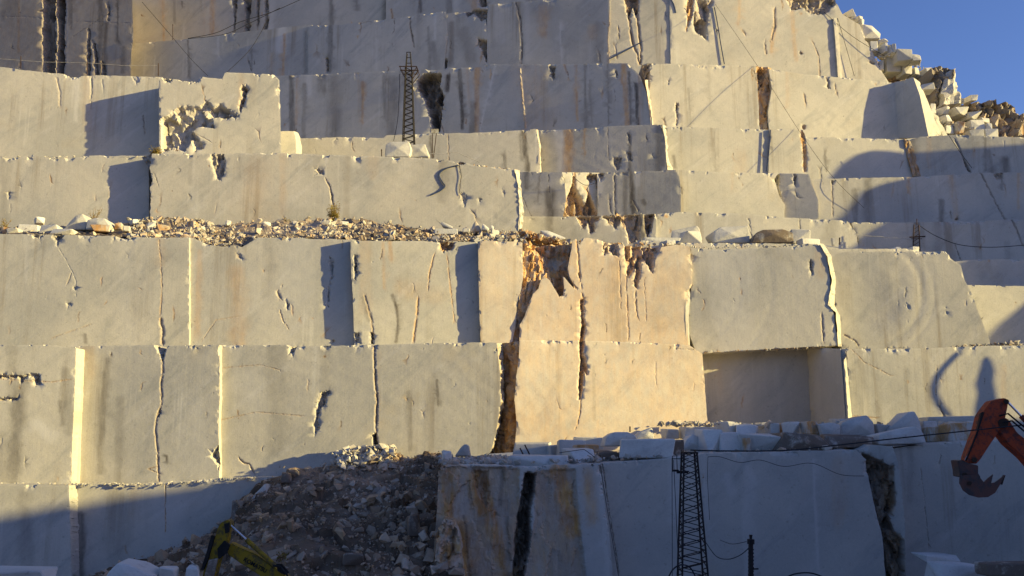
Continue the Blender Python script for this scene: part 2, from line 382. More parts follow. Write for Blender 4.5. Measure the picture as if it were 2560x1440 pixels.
# rocks -------------------------------------------------------------------------------------------
def hull(points):
    bm = bmesh.new(); vs_ = [bm.verts.new(p) for p in points]; r = bmesh.ops.convex_hull(bm, input=vs_)
    bmesh.ops.delete(bm, geom=[e for e in set(r['geom_interior'] + r['geom_unused']) if isinstance(e, bmesh.types.BMVert)], context='VERTS')
    bm.verts.ensure_lookup_table(); v = np.array([tuple(q.co) for q in bm.verts])
    for i, q in enumerate(bm.verts): q.index = i
    f = [[q.index for q in fc.verts] for fc in bm.faces]; bm.free(); return v, f
TPL = []
for k in range(14):
    rr = np.random.RandomState(k + 3); p = rr.normal(size=(13, 3)); p /= np.linalg.norm(p, axis=1)[:, None]; p = np.sign(p) * np.abs(p) ** .6
    p *= rr.uniform(.45, 1.0, (13, 1)); TPL.append(hull(p))
def stones(name, C, size, label, cat=None, kind='stuff', oc=.3, dk=.2, seed=1, parent=None, mat='debris', flat=.7):
    """many small broken stones joined into one object that nobody could count"""
    rng = np.random.RandomState(seed); Vs, Fs, Ms, Ts, off = [], [], [], [], 0
    for c, s in zip(C, size):
        v, f = TPL[rng.randint(len(TPL))]; A = Matrix.Rotation(rng.uniform(0, 6.3), 3, 'Z') @ Matrix.Rotation(rng.normal(0, .7), 3, 'X') @ Matrix.Rotation(rng.normal(0, .7), 3, 'Y')
        q = (v * s * np.array([1, rng.uniform(.5, 1), rng.uniform(.35, flat + .2)])) @ np.array(A).T + c
        Vs.append(q); Fs += [[i + off for i in g] for g in f]; off += len(v)
        m = np.zeros((len(v), 4)); m[:, 1] = oc * rng.rand() ** 2 * 2; m[:, 0] = dk * rng.rand(); m[:, 3] = .12; Ms.append(m); Ts.append(np.full(len(v), rng.uniform(.72, 1.12)))
    o = mesh_obj(name, np.concatenate(Vs), Fs, M[mat], parent); attrs(o.data, np.concatenate(Ms), np.concatenate(Ts))
    tag(o, label, cat, None, kind); return o
def boulder(label, box, D, depth=1.0, kind='boulder', shape='block', yaw=.3, seed=0, poly=None, name='marble_boulder', cat='boulder', group=None, tilt=0., bev=.035):
    x0, y0, x1, y1 = box; rng = np.random.RandomState(seed + int(x0) + int(y0) * 7); sc = FPX / D
    base = P((x0 + x1) / 2, y1 + 1.5, D); W = (x1 - x0) / sc; H = (y1 - y0 + 2) / sc
    if poly:
        fr = [P(a, b, D) for a, b in poly]; pts = fr + [q + np.array([rng.uniform(-.15, .1) * W, depth, -rng.uniform(0, .12) * H]) for q in fr] + [(sum(fr) / len(fr)) + np.array([0, -depth * .12, 0])]
        v, f = hull(pts)
    else:
        wd = W / (abs(math.cos(yaw)) + depth / max(W, .1) * abs(math.sin(yaw))); pts = []
        j = .13 if shape == 'block' else .28
        for sx in (-.5, .5):
            for sy in (-.5, .5):
                for sz in (0, 1):
                    pts.append(((sx + rng.uniform(-j, j) * .6) * wd, (sy + rng.uniform(-j, j)) * depth, (sz - rng.uniform(0, j * 1.1) * sz) * H))
        if shape != 'block':
            for k in range(12):
                u = rng.normal(size=3); u /= np.linalg.norm(u); pts.append((u[0] * wd * .52, u[1] * depth * .52, (.5 + u[2] * .5) * H))
        ca, sa = math.cos(yaw), math.sin(yaw); tl = math.tan(tilt)
        v, f = hull([(base[0] + x * ca - y * sa, base[1] + depth * .5 + x * sa + y * ca, base[2] + z + x * tl) for x, y, z in pts])
    bm = bmesh.new(); vv = [bm.verts.new(p) for p in v]; [bm.faces.new([vv[i] for i in g]) for g in f]
    bmesh.ops.dissolve_limit(bm, angle_limit=R(9), verts=bm.verts, edges=bm.edges)
    bmesh.ops.bevel(bm, geom=list(bm.edges), offset=bev, segments=1, affect='EDGES', profile=.5)
    bmesh.ops.recalc_face_normals(bm, faces=bm.faces)
    me = bpy.data.meshes.new(name); bm.to_mesh(me); bm.free(); me.materials.append(M[kind])
    o = bpy.data.objects.new(name, me); COL.objects.link(o); tag(o, label, cat, group); return o
def tube_data(pts, r, sides=6):
    pts = [Vector(p) for p in pts]; vs_, f = [], []
    for i, p in enumerate(pts):
        t = (pts[min(i + 1, len(pts) - 1)] - pts[max(i - 1, 0)]).normalized(); a = t.orthogonal().normalized() if i == 0 else (a - t * a.dot(t)).normalized(); b = t.cross(a)
        rr = r[i] if isinstance(r, (list, tuple)) else r
        for k in range(sides): c = 2 * math.pi * k / sides; vs_.append(p + (a * math.cos(c) + b * math.sin(c)) * rr)
    for i in range(len(pts) - 1):
        for k in range(sides): f.append([i * sides + k, i * sides + (k + 1) % sides, (i + 1) * sides + (k + 1) % sides, (i + 1) * sides + k])
    f.append(list(range(sides))[::-1]); f.append([(len(pts) - 1) * sides + k for k in range(sides)])
    return vs_, f
class MB:
    def __init__(s): s.v, s.f = [], []
    def add(s, v, f): o = len(s.v); s.v += [Vector(q) for q in v]; s.f += [[i + o for i in g] for g in f]; return s
    def tube(s, pts, r, sides=6): return s.add(*tube_data(pts, r, sides))
    def box(s, c, size, rot=None):
        v = [Vector((x * size[0] / 2, y * size[1] / 2, z * size[2] / 2)) for x in (-1, 1) for y in (-1, 1) for z in (-1, 1)]
        if rot: v = [rot @ q for q in v]
        return s.add([q + Vector(c) for q in v], [[0, 1, 3, 2], [4, 6, 7, 5], [0, 4, 5, 1], [2, 3, 7, 6], [0, 2, 6, 4], [1, 5, 7, 3]])
    def prism(s, poly, D, th):
        a = [V(x, y, D - th / 2) for x, y in poly]; b = [q + Vector((0, th, 0)) for q in a]; n = len(a)
        return s.add(a + b, [list(range(n)), [n + i for i in range(n)][::-1]] + [[i, i + n, (i + 1) % n + n, (i + 1) % n] for i in range(n)])
    def build(s, name, mat, parent=None, bevel=0):
        o = mesh_obj(name, s.v, s.f, mat, parent); recalc(o)
        if bevel:
            bm = bmesh.new(); bm.from_mesh(o.data); bmesh.ops.bevel(bm, geom=list(bm.edges), offset=bevel, segments=2, affect='EDGES'); bm.to_mesh(o.data); bm.free()
        return o
def cable(label, pxs, D, r=.022, mat='cable', name='cable', cat='cable', smooth=True):
    Ds = D if isinstance(D, (list, tuple)) else [D] * len(pxs)
    pts = [V(a, b, d) for (a, b), d in zip(pxs, Ds)]
    if smooth and len(pts) > 2:
        out = []
        for i in range(len(pts) - 1):
            p0, p1, p2, p3 = pts[max(i - 1, 0)], pts[i], pts[i + 1], pts[min(i + 2, len(pts) - 1)]
            for k in range(6):
                t = k / 6; out.append(.5 * ((2 * p1) + (p2 - p0) * t + (2 * p0 - 5 * p1 + 4 * p2 - p3) * t * t + (3 * p1 - p0 - 3 * p2 + p3) * t ** 3))
        pts = out + [pts[-1]]
    o = MB().tube(pts, r, 5).build(name, M[mat]); tag(o, label, cat); return o
# ------------------------------------------------------------------ ground and the pit around the view
def grid_obj(name, X, Y, Z, mat, label, kind='structure'):
    n, m = X.shape; v = np.stack([X, Y, Z], -1).reshape(-1, 3)
    f = [[i * m + j, i * m + j + 1, (i + 1) * m + j + 1, (i + 1) * m + j] for i in range(n - 1) for j in range(m - 1)]
    o = mesh_obj(name, v, f, M[mat]); return tag(o, label, None, None, kind)
gx, gy = np.meshgrid(np.linspace(-120, 140, 131), np.linspace(-90, 60, 76))
grid_obj('ground', gx, gy, -9.6 + .5 * fbm(gx / 6, gy / 6, 2) - .3, 'ground', 'pale dusty floor of the quarry pit')
gx, gy = np.meshgrid(np.linspace(-1500, 1500, 41), np.linspace(-1500, 1500, 41))
grid_obj('far_ground', gx, gy, -14 - 0 * gx, 'ground', 'open land round the quarry')
# opposite side of the pit, behind the viewer
gx, gy = np.meshgrid(np.linspace(-120, 60, 61), np.linspace(0, 1, 14))
grid_obj('hillside', gx, -34 - gy * 34, -10 + 22 * gy ** .8 + 2.5 * fbm(gx / 7, gy * 5, 5), 'ground', 'rubble slope behind the viewpoint')
# ridge to the right whose edge draws the evening shadow over the lower walls
XR = 66.0
def onridge(px, py, D):
    q = P(px, py, D); t = (XR - q[0]) / S.x; return q[1] + S.y * t, q[2] + S.z * t
RP = [onridge(*a) for a in ((-60, 1300, 45), (180, 1262, 45.4), (400, 1232, 45.7), (560, 1208, 46), (800, 1192, 46.4), (1000, 1180, 46.2), (1300, 1160, 45.5), (1500, 1130, 47), (1740, 1104, 48.4), (2250, 1080, 48.6))]
RP += [(40.5, 7.6), (42.2, 9.8)]
RP += [onridge(*a) for a in ((2500, 800, 54), (2560, 765, 54))]
RP += [(46.6, 18.0), onridge(2150, 606, 62.5), onridge(2205, 560, 62.5), onridge(2118, 535, 67.3), onridge(2122, 490, 67.3), onridge(2160, 470, 67.3), onridge(2290, 437, 67.3), onridge(2120, 420, 69.5), onridge(2145, 385, 69.5), onridge(2272, 350, 69.5)]
RP = sorted(RP); RP = [(RP[0][0] - 60, RP[0][1] + 3), (RP[0][0] - 20, RP[0][1] + 1)] + RP + [(RP[-1][0] + 1.2, RP[-1][1] - 2.5), (RP[-1][0] + 8, RP[-1][1] - 2), (RP[-1][0] + 60, RP[-1][1] + 2)]
print('RIDGE', [(round(a, 1), round(b, 1)) for a, b in RP])
v, f = [], []
ys = np.arange(RP[0][0], RP[-1][0], .5); zs = np.interp(ys, [a for a, b in RP], [b for a, b in RP]) + .35 * (fbm(ys / 1.6, ys * 0, 3, 4) - .5)
for yy, zz in zip(ys, zs): v += [(XR - 3, yy, -16), (XR - .4, yy, zz - 2), (XR, yy, zz), (XR + 9, yy, zz - .4), (XR + 60, yy, -16)]
for i in range(len(ys) - 1):
    for j in range(4): f.append([i * 5 + j, i * 5 + j + 1, i * 5 + j + 6, i * 5 + j + 5])
tag(mesh_obj('ridge', v, f, M['ground']), 'rock ridge closing the quarry on the right', None, None, 'structure')

def blocker(poly, D, t, th):  # unseen prism added off to the right, outlined from the shadow it casts
    a = [V(x, y, D) + S * t for x, y in poly]; b = [q + S * th for q in a]; n = len(a); m = MB().add(a + b, [list(range(n)), [n + i for i in range(n)][::-1]] + [[i, i + n, (i + 1) % n + n, (i + 1) % n] for i in range(n)])
    tag(m.build('shadow_blocker', M['boulder']), 'added unseen pinnacle standing on the bench beyond the right edge', None, None, 'structure')
blocker([(2446, 862), (2426, 878), (2398, 905), (2376, 932), (2366, 958), (2368, 985), (2380, 1008), (2398, 1026), (2420, 1034), (2480, 1260), (2540, 1260), (2424, 1024), (2402, 998), (2390, 972), (2394, 944), (2412, 914), (2434, 892), (2450, 876)], 48.5, 13, .3)
blocker([(2500, 916), (2506, 892), (2520, 878), (2534, 890), (2543, 915), (2540, 945), (2548, 985), (2556, 1010), (2590, 1260), (2470, 1260), (2486, 1010), (2494, 975), (2488, 950)], 48.5, 13, 2)
# ------------------------------------------------------------------ bench walls, front to back
def mar(): pass
# --- lowest level
w = face('shaded lowest wall below the broken ledge at far left, cut flush', [(-400, 1207), (60, 1212), (172, 1214), (186, 1640), (-400, 1640)], (-400, 44.4, 186, 44.9), [('stain_or_glow', [(60, 1240), (70, 1440)], 24, .3, 0)], marksn=.5)
strip(w, [(171, 1213, 44.9), (184, 1600, 44.9)], [(200, 1212, 46.0), (206, 1600, 46.0)])
face('long shaded lowest wall behind the rubble slope, lit only along its top', [(190, 1211), (300, 1212), (420, 1206), (546, 1196), (700, 1192), (1180, 1150), (1180, 1640), (190, 1640)], (190, 45.7, 1180, 46.2),
     [('stain_or_glow', [(200, 1290), (205, 1440)], 14, .7, 0), ('crack', [(413, 1215), (414, 1330)], 1.6, .08, .8, .6), ('stain_or_glow', [(300, 1250), (285, 1440)], 40, .25, 0), ('stain_or_glow', [(420, 1230), (440, 1400)], 50, .22, 2)], marksn=.5)
# --- second level
f1 = [('frac', [(-20, 936), (55, 938), (75, 932), (98, 935), (104, 960), (88, 965), (80, 945), (68, 940), (52, 962), (45, 945), (-20, 948)], .35, (9, 9), .2, .1),
      ('frac', [(-10, 996), (20, 992), (48, 996), (40, 1003), (-10, 1004)], .25, (8, 8), .2, .3), ('stain_or_glow', [(52, 950), (40, 1080), (32, 1200)], 24, .55, 0), ('stain_or_glow', [(165, 930), (172, 1080)], 16, .35, 0), ('stain_or_glow', [(150, 1005), (160, 1060)], 9, .5, 0),
      ('stain_or_glow', [(10, 1100), (12, 1200)], 30, .3, 0), ('crack', [(-20, 945), (60, 952), (130, 955), (178, 948)], 1.5, .05, .6, .3), ('stain_or_glow', [(90, 1060), (130, 1090)], 22, .5, 2)]
w = face('weathered wall block at far left with a broken ledge across it', [(-400, 862), (130, 862), (172, 868), (190, 870), (186, 1000), (181, 1100), (178, 1216), (-400, 1216)], (-400, 45.6, 190, 46.1), f1, tone=.97)
strip(w, [(187, 868, 46.1), (184, 1000, 46.1), (178, 1100, 46.1), (173, 1212, 46.1)], [(190, 868, 47.04), (190, 1000, 47.04), (190, 1100, 47.04), (189, 1212, 47.04)], name='lit_side', rough=.05)
face('tall flat wall block with a ragged crack down its right third', [(178, 866), (380, 862), (390, 862), (402, 870), (415, 864), (549, 862), (549, 1000), (546, 1060), (549, 1204), (420, 1216), (178, 1222)], (178, 47.05, 549, 46.75),
     [('frac', [(386, 860), (422, 860), (416, 872), (408, 898), (403, 903), (398, 885), (388, 868)], .5, (9, 14), .1, .1), ('crack', [(406, 900), (407, 930), (402, 960), (405, 1010), (392, 1040), (388, 1078), (394, 1130), (396, 1200)], 3, .14, .5, .6),
      ('crack', [(400, 1165), (370, 1172), (400, 1185)], 1.6, .05, .5, .5), ('stain_or_glow', [(270, 900), (255, 1000), (250, 1180)], 12, .45, 0), ('stain_or_glow', [(215, 880), (200, 950)], 26, .25, 0), ('stain_or_glow', [(300, 1000), (295, 1200)], 16, .3, 0), ('stain_or_glow', [(417, 1140), (418, 1158)], 5, .8, 0),
      ('frac', [(392, 1036), (402, 1020), (404, 1030), (390, 1050)], .3, (6, 8), .2, .5), ('stain_or_glow', [(480, 1020), (490, 1150)], 50, .22, 2), ('frac', [(526, 1140), (545, 1112), (549, 1140), (549, 1180), (540, 1160)], .7, (12, 14), 0, 0)])
w = face('broad wall block with a torn scar near its middle', [(540, 863), (720, 862), (728, 866), (742, 866), (1090, 858), (1180, 856), (1242, 856), (1250, 930), (1252, 1010), (1240, 1080), (1228, 1128), (1190, 1170), (540, 1205)], (540, 47.15, 1240, 46.9),
     [('frac', [(722, 860), (746, 862), (738, 875), (731, 892), (726, 880)], .5, (8, 12), .1, .1), ('crack', [(935, 856), (937, 930), (942, 1000), (940, 1060), (942, 1110)], 3.4, .2, .5, .8), ('frac', [(931, 1090), (940, 1082), (947, 1118), (932, 1122)], .6, (7, 12), .4, .8),
      ('frac', [(800, 985), (822, 975), (828, 984), (818, 992), (815, 1010), (803, 1020), (795, 1050), (800, 1072), (786, 1090), (784, 1060), (790, 1030), (792, 1010)], .4, (9, 12), .15, .05), ('stain_or_glow', [(1092, 950), (1096, 1010)], 5, .7, 0), ('stain_or_glow', [(1022, 980), (1027, 1120)], 8, .4, 0),
      ('stain_or_glow', [(690, 880), (690, 1120)], 30, .22, 0), ('crack', [(552, 920), (650, 912), (700, 925)], 1.5, .04, .4, .3), ('crack', [(552, 1050), (640, 1030), (760, 1040)], 1.5, .04, .4, .3), ('crack', [(597, 1146), (610, 1158), (622, 1160), (632, 1178)], 2.6, .15, .3, .6), ('stain_or_glow', [(620, 960), (640, 1000)], 50, .3, 2)])
strip(w, [(1240, 858, 46.95), (1249, 930, 46.95), (1251, 1010, 46.95), (1239, 1080, 46.95), (1228, 1126, 46.95)], [(1256, 858, 48.0), (1262, 930, 48.1), (1259, 1010, 48.1), (1247, 1075, 48.1), (1233, 1126, 48.1)], rough=.14, oc=.35)
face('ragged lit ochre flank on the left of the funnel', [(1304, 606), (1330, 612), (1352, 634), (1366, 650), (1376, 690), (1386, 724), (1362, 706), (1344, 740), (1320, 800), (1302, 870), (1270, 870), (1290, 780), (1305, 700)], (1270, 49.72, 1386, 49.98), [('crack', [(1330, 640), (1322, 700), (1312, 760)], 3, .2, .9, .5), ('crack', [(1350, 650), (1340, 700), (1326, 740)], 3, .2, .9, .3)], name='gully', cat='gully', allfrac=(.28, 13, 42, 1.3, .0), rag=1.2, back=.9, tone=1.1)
# gully between the lower blocks, ochre and broken
face('narrow ochre gully splitting the two bright wall blocks from top to bottom', [(1250, 857), (1299, 853), (1304, 900), (1300, 1000), (1295, 1130), (1215, 1135), (1238, 1060), (1250, 950)], (1240, 48.0, 1306, 47.35), [('stain_or_glow', [(1262, 900), (1250, 1120)], 12, .8, 0)], name='gully', cat='gully', allfrac=(.35, 11, 28, 1.3, .05), rag=.4, back=3)
w = face('brightest lower wall block with warm glow in its colour and a rusty crack', [(1299, 850), (1500, 852), (1640, 858), (1722, 862), (1756, 884), (1762, 960), (1771, 1090), (1500, 1150), (1284, 1150), (1292, 1060), (1286, 1000), (1291, 940), (1297, 900)], (1285, 47.1, 1768, 48.35),
     [('stain_or_glow', [(1300, 980), (1740, 980)], 300, .36, 1), ('frac', [(1448, 848), (1462, 850), (1458, 880), (1466, 905), (1473, 940), (1463, 930), (1459, 960), (1453, 1000), (1447, 1000), (1447, 950), (1450, 900)], .55, (10, 26), .95, .35), ('crack', [(1452, 1000), (1450, 1030), (1441, 1070)], 2.4, .08, .9, .6),
      ('stain_or_glow', [(1500, 1060), (1505, 1110)], 22, .45, 1), ('stain_or_glow', [(1592, 880), (1590, 1050)], 5, .3, 1), ('stain_or_glow', [(1440, 880), (1436, 1060)], 10, .3, 1), ('crack', [(1690, 872), (1740, 874)], 2, .08, .4, .4), ('crack', [(1640, 905), (1640, 960)], 1.5, .03, .5, .2)], tone=1.24, rag=1.0)  # wide ochre wash and raised tone paint in the warm centre glow
face('recessed wall bay in shade between two bright wall blocks', [(1740, 872), (1900, 874), (2035, 868), (2035, 1110), (1740, 1110)], (1740, 51.8, 2035, 52.2), [('stain_or_glow', [(1850, 900), (1860, 1060)], 30, .2, 2)], rag=.6)
face('side face of the bay turned towards the left, grey and shaded', [(2022, 868), (2108, 872), (2125, 1110), (2032, 1110)], (2026, 52.0, 2108, 48.2), [('stain_or_glow', [(2045, 900), (2045, 1060)], 12, .3, 2)], rag=.8)
w = face('wide lower right wall behind the raised orange digger arm', [(2112, 872), (2300, 871), (2420, 866), (3250, 845), (3250, 1120), (2138, 1120), (2125, 1000)], (2112, 48.65, 2800, 48.9),
     [('crack', [(2342, 920), (2340, 990)], 1.6, .06, .4, .6), ('crack', [(2349, 1015), (2360, 1040), (2366, 1052)], 2.6, .15, .3, .8), ('crack', [(2125, 870), (2160, 905), (2230, 940)], 1.5, .04, .4, .3), ('crack', [(2190, 1045), (2130, 1040)], 2, .05, .7, .3)])
strip(w, [(2101, 872, 48.0), (2108, 960, 48.0), (2114, 1050, 48.0)], [(2113, 872, 48.6), (2122, 960, 48.6), (2131, 1050, 48.6)], name='lit_side', rough=.04)
# --- third level
TOPN = [(470, 592), (490, 598), (520, 612), (560, 616), (590, 612), (606, 618), (625, 606), (645, 594), (700, 594), (825, 597)]
face('third level wall at far left under the rubble shelf', [(-400, 583), (60, 585), (200, 588), (290, 590), (310, 596), (330, 592), (380, 594), (473, 594), (473, 870), (-400, 870)], (-400, 49.3, 473, 49.55),
     [('crack', [(397, 600), (402, 650), (405, 720), (400, 800)], 1.8, .05, .7, .3), ('crack', [(401, 798), (407, 830), (406, 858)], 4.2, .22, .5, .7), ('frac', [(178, 718), (193, 716), (190, 726), (180, 726)], .18, (5, 5), 0, 0), ('frac', [(165, 758), (182, 756), (178, 766), (166, 764)], .18, (5, 5), 0, 0),
      ('frac', [(75, 586), (110, 586), (100, 597), (85, 595)], .3, (6, 9), .1, .1), ('frac', [(128, 586), (160, 588), (148, 602), (143, 618), (138, 600)], .35, (7, 12), .1, .2), ('frac', [(300, 590), (345, 592), (330, 600), (305, 600)], .3, (7, 7), 0, 0), ('stain_or_glow', [(340, 600), (335, 840)], 60, .18, 2), ('stain_or_glow', [(212, 838), (214, 856)], 7, .7, 0), ('crack', [(140, 610), (165, 650), (190, 700), (190, 740)], 1.6, .03, 0, 0), ('crack', [(130, 845), (230, 810)], 1.6, .04, .3, .3)])
face('third level wall with a broken notch in its top filled by rubble', [(470, 592)] + TOPN[1:] + [(885, 600), (890, 870), (470, 870)], (470, 49.75, 890, 49.8),
     [('stain_or_glow', [(500, 630), (492, 840)], 10, .4, 1), ('stain_or_glow', [(595, 680), (600, 850)], 26, .35, 1), ('frac', [(588, 632), (604, 634), (606, 650), (592, 648)], .15, (5, 8), .3, 0), ('crack', [(694, 728), (699, 745)], 4, .15, .3, .6), ('crack', [(700, 775), (706, 800), (720, 820)], 2, .08, .4, .4), ('frac', [(715, 745), (722, 760), (720, 780), (714, 770)], .2, (6, 9), .2, .1),
      ('frac', [(822, 640), (836, 650), (834, 690), (826, 700), (822, 780), (817, 740), (826, 690)], .25, (6, 12), .1, .1), ('stain_or_glow', [(760, 620), (740, 740)], 50, .2, 2), ('crack', [(506, 850), (540, 800), (600, 790)], 1.5, .03, .4, .2), ('frac', [(832, 844), (838, 856), (830, 860)], .3, (5, 7), .3, .3)])
c3 = [('crack', [(934, 835), (928, 800), (920, 770), (912, 740)], 3, .1, .5, .7), ('frac', [(926, 828), (934, 830), (934, 860), (927, 860)], .4, (6, 12), .3, .8), ('stain_or_glow', [(980, 738), (992, 775), (995, 810), (990, 855)], 6, .8, 0), ('stain_or_glow', [(910, 745), (922, 800)], 8, .4, 0), ('stain_or_glow', [(958, 605), (960, 720)], 6, .4, 1), ('stain_or_glow', [(975, 605), (978, 650)], 7, .55, 1),
      ('crack', [(1085, 640), (1075, 680), (1070, 720)], 2.4, .08, .9, .3), ('crack', [(1045, 745), (1042, 790), (1036, 830), (1034, 850)], 3, .1, .9, .3), ('frac', [(1098, 604), (1140, 602), (1130, 625), (1112, 628), (1106, 632), (1100, 622)], .5, (9, 12), .85, .35), ('crack', [(1118, 640), (1126, 720), (1136, 800)], 1.6, .04, .8, .1),
      ('frac', [(884, 636), (893, 640), (894, 690), (884, 705)], .35, (6, 9), 0, 0), ('frac', [(884, 830), (897, 832), (905, 860), (884, 860)], .35, (7, 10), 0, 0), ('stain_or_glow', [(1000, 720), (1100, 740)], 30, .2, 1)]
face('third level wall between the two dark vertical shadow slots', [(876, 598), (900, 602), (1060, 602), (1092, 606), (1130, 604), (1200, 604), (1200, 870), (886, 870), (882, 740), (878, 680)], (878, 49.3, 1200, 49.95), c3, tone=1.02)
w = face('smooth bright upright slab just left of the ochre gully', [(1195, 602), (1230, 602), (1290, 604), (1306, 606), (1308, 690), (1303, 720), (1292, 770), (1288, 820), (1278, 868), (1202, 868), (1198, 760)], (1195, 49.45, 1308, 49.75), [('stain_or_glow', [(1250, 560), (1250, 900)], 160, .3, 1)], tone=1.18, rag=.8, marksn=.6)  # ochre wash and tone here also imitate the glow at the centre
strip(w, [(1300, 735, 49.7), (1291, 790, 49.7), (1277, 866, 49.7)], [(1303, 735, 50.2), (1297, 790, 50.4), (1288, 866, 50.4)], oc=.7, rough=.08)
face('deep funnel of splintered ochre marble at the head of the gully', [(1300, 604), (1330, 600), (1345, 612), (1436, 604), (1436, 700), (1450, 760), (1400, 800), (1345, 770), (1310, 870), (1262, 872), (1285, 780), (1303, 700)], (1290, 50.0, 1440, 50.25), [('stain_or_glow', [(1300, 760), (1280, 860)], 10, .35, 0)], name='gully', cat='gully', allfrac=(.8, 22, 48, .9, .12), rag=.5, back=4, tone=1.05)
c5 = [('stain_or_glow', [(1300, 740), (1720, 740)], 300, .40, 1), ('frac', [(1505, 596), (1530, 598), (1548, 612), (1546, 640), (1536, 642), (1524, 630), (1510, 640), (1506, 610)], .5, (10, 16), .4, .05), ('frac', [(1560, 610), (1652, 612), (1650, 625), (1636, 650), (1633, 688), (1626, 676), (1612, 655), (1604, 655), (1602, 690), (1592, 724), (1585, 715), (1588, 672), (1578, 690), (1568, 694), (1562, 650)], (.75), (12, 26), .6, .08),  # first entry puts the warm central glow into the colour
      ('frac', [(1448, 748), (1462, 745), (1460, 790), (1465, 815), (1458, 860), (1448, 858), (1452, 800)], .5, (8, 16), .95, .45), ('crack', [(1442, 600), (1445, 640), (1450, 700), (1458, 750)], 3, .1, .95, .3), ('stain_or_glow', [(1450, 640), (1455, 760)], 30, .5, 1), ('stain_or_glow', [(1420, 740), (1440, 850)], 30, .45, 1),
      ('frac', [(1444, 680), (1452, 682), (1452, 694), (1446, 692)], .3, (6, 6), .8, .5), ('crack', [(1565, 690), (1568, 760), (1572, 850)], 2.2, .06, .9, .3), ('stain_or_glow', [(1566, 700), (1570, 850)], 12, .5, 1), ('crack', [(1548, 640), (1550, 700), (1552, 770)], 2, .06, .8, .4), ('crack', [(1588, 730), (1592, 790)], 2.6, .1, .8, .6), ('crack', [(1610, 700), (1616, 800)], 1.8, .04, .8, .2), ('stain_or_glow', [(1620, 720), (1630, 850)], 14, .35, 1),
      ('crack', [(1424, 700), (1440, 720)], 3.5, .2, .9, .4), ('stain_or_glow', [(1500, 700), (1500, 840)], 30, .25, 1), ('stain_or_glow', [(1350, 790), (1345, 850)], 20, .15, 1)]
face('wall block with a painted honey glow, torn top edge and rusty seams', [(1298, 868), (1300, 812), (1312, 790), (1322, 760), (1333, 735), (1346, 722), (1352, 700), (1364, 694), (1374, 700), (1388, 724), (1398, 742), (1408, 738), (1411, 716), (1408, 690), (1414, 698), (1436, 722), (1432, 706), (1424, 690), (1420, 668), (1426, 640), (1432, 602), (1440, 596), (1450, 612), (1456, 596), (1470, 594), (1510, 602), (1560, 612), (1660, 616), (1690, 611), (1724, 617), (1731, 660), (1731, 712), (1719, 730), (1721, 745), (1716, 765), (1722, 868)], (1298, 49.5, 1722, 50.2), c5, tone=1.2, chip=.3)  # raised tone belongs to the painted glow
c6 = [('frac', [(2023, 640), (2030, 650), (2034, 680), (2030, 690), (2024, 664)], .3, (7, 14), .1, .5), ('stain_or_glow', [(1800, 640), (1808, 720)], 40, .3, 2), ('crack', [(2054, 790), (2057, 830), (2060, 855)], 3, .12, .3, .6), ('frac', [(1805, 614), (1830, 616), (1815, 630), (1808, 628)], .3, (6, 6), 0, 0), ('ring', 1700, 720, 150, 8, .007, -40, 80), ('ring', 1720, 720, 210, 8, .006, -30, 60), ('stain_or_glow', [(1830, 640), (1835, 860)], 70, .3, 2)]
w = face('broad grey toned wall block right of the one with painted honey glow', [(1726, 618), (1800, 624), (1830, 622), (1920, 620), (2052, 612), (2066, 640), (2076, 700), (2074, 760), (2086, 790), (2094, 864), (2000, 868), (1900, 874), (1742, 884), (1722, 830), (1722, 770), (1730, 700)], (1724, 50.42, 2094, 50.15), c6, tone=.98)
face('thin step of bright stone hooked on the joint between wall blocks', [(1714, 728), (1724, 722), (1730, 735), (1724, 760), (1722, 800), (1726, 880), (1738, 905), (1752, 900), (1744, 884), (1718, 870), (1714, 800)], (1714, 50.14, 1742, 50.6), [], rag=.5, chip=.1, name='stone_ledge', cat='ledge')
c7 = [('dent', 2165, 770, 110, 110, .13), ('ring', 2160, 715, 92, 16, .022, -40, 140), ('ring', 2175, 735, 130, 9, .020, -70, 110), ('ring', 2186, 738, 150, 6, .008, -30, 70), ('crack', [(2112, 838), (2135, 850), (2145, 862)], 3, .12, .3, .7), ('crack', [(2020, 740), (2050, 790)], 1.5, .02, .3, .1), ('frac', [(2262, 752), (2276, 765), (2272, 780), (2264, 768)], .08, (7, 7), 0, 0), ('frac', [(2364, 765), (2372, 782), (2366, 786)], .12, (5, 7), 0, .1)]
w = face('leaning wall block with a swirled hollow cut into its face', [(2072, 630), (2200, 629), (2366, 628), (2384, 652), (2402, 662), (2412, 700), (2430, 735), (2450, 790), (2476, 855), (2476, 872), (2104, 872), (2096, 800), (2090, 770), (2082, 700)], (2072, 50.95, 2476, 50.75), c7, und=.03)
strip(w, [(2048, 608, 50.1), (2068, 640, 50.1), (2080, 700, 50.1), (2070, 762, 50.1), (2090, 782, 50.1), (2096, 866, 50.1)], [(2060, 612, 50.94), (2078, 640, 50.94), (2090, 700, 50.94), (2086, 762, 50.94), (2100, 790, 50.94), (2104, 866, 50.94)], name='lit_side', rough=.10)
face('low step wall behind the far right ledge, upper and shaded', [(2375, 655), (2450, 648), (3250, 652), (3250, 725), (2420, 725)], (2380, 57.2, 2800, 57.4), [], rag=.9)
face('low lit wall at the right border with a slanting shadow', [(2405, 712), (2600, 716), (3250, 716), (3250, 875), (2440, 875)], (2405, 53.8, 2800, 54.6), [], rag=.8)
# --- thin ledge on top of third level right
face('thin sawn ledge carrying the blocks on the right shelf', [(1590, 600), (1700, 606), (2060, 610), (2080, 622), (2270, 622), (2300, 628), (2300, 660), (1590, 650)], (1590, 51.6, 2300, 52.0), [], rag=1.6, name='stone_ledge', cat='ledge', marksn=2)
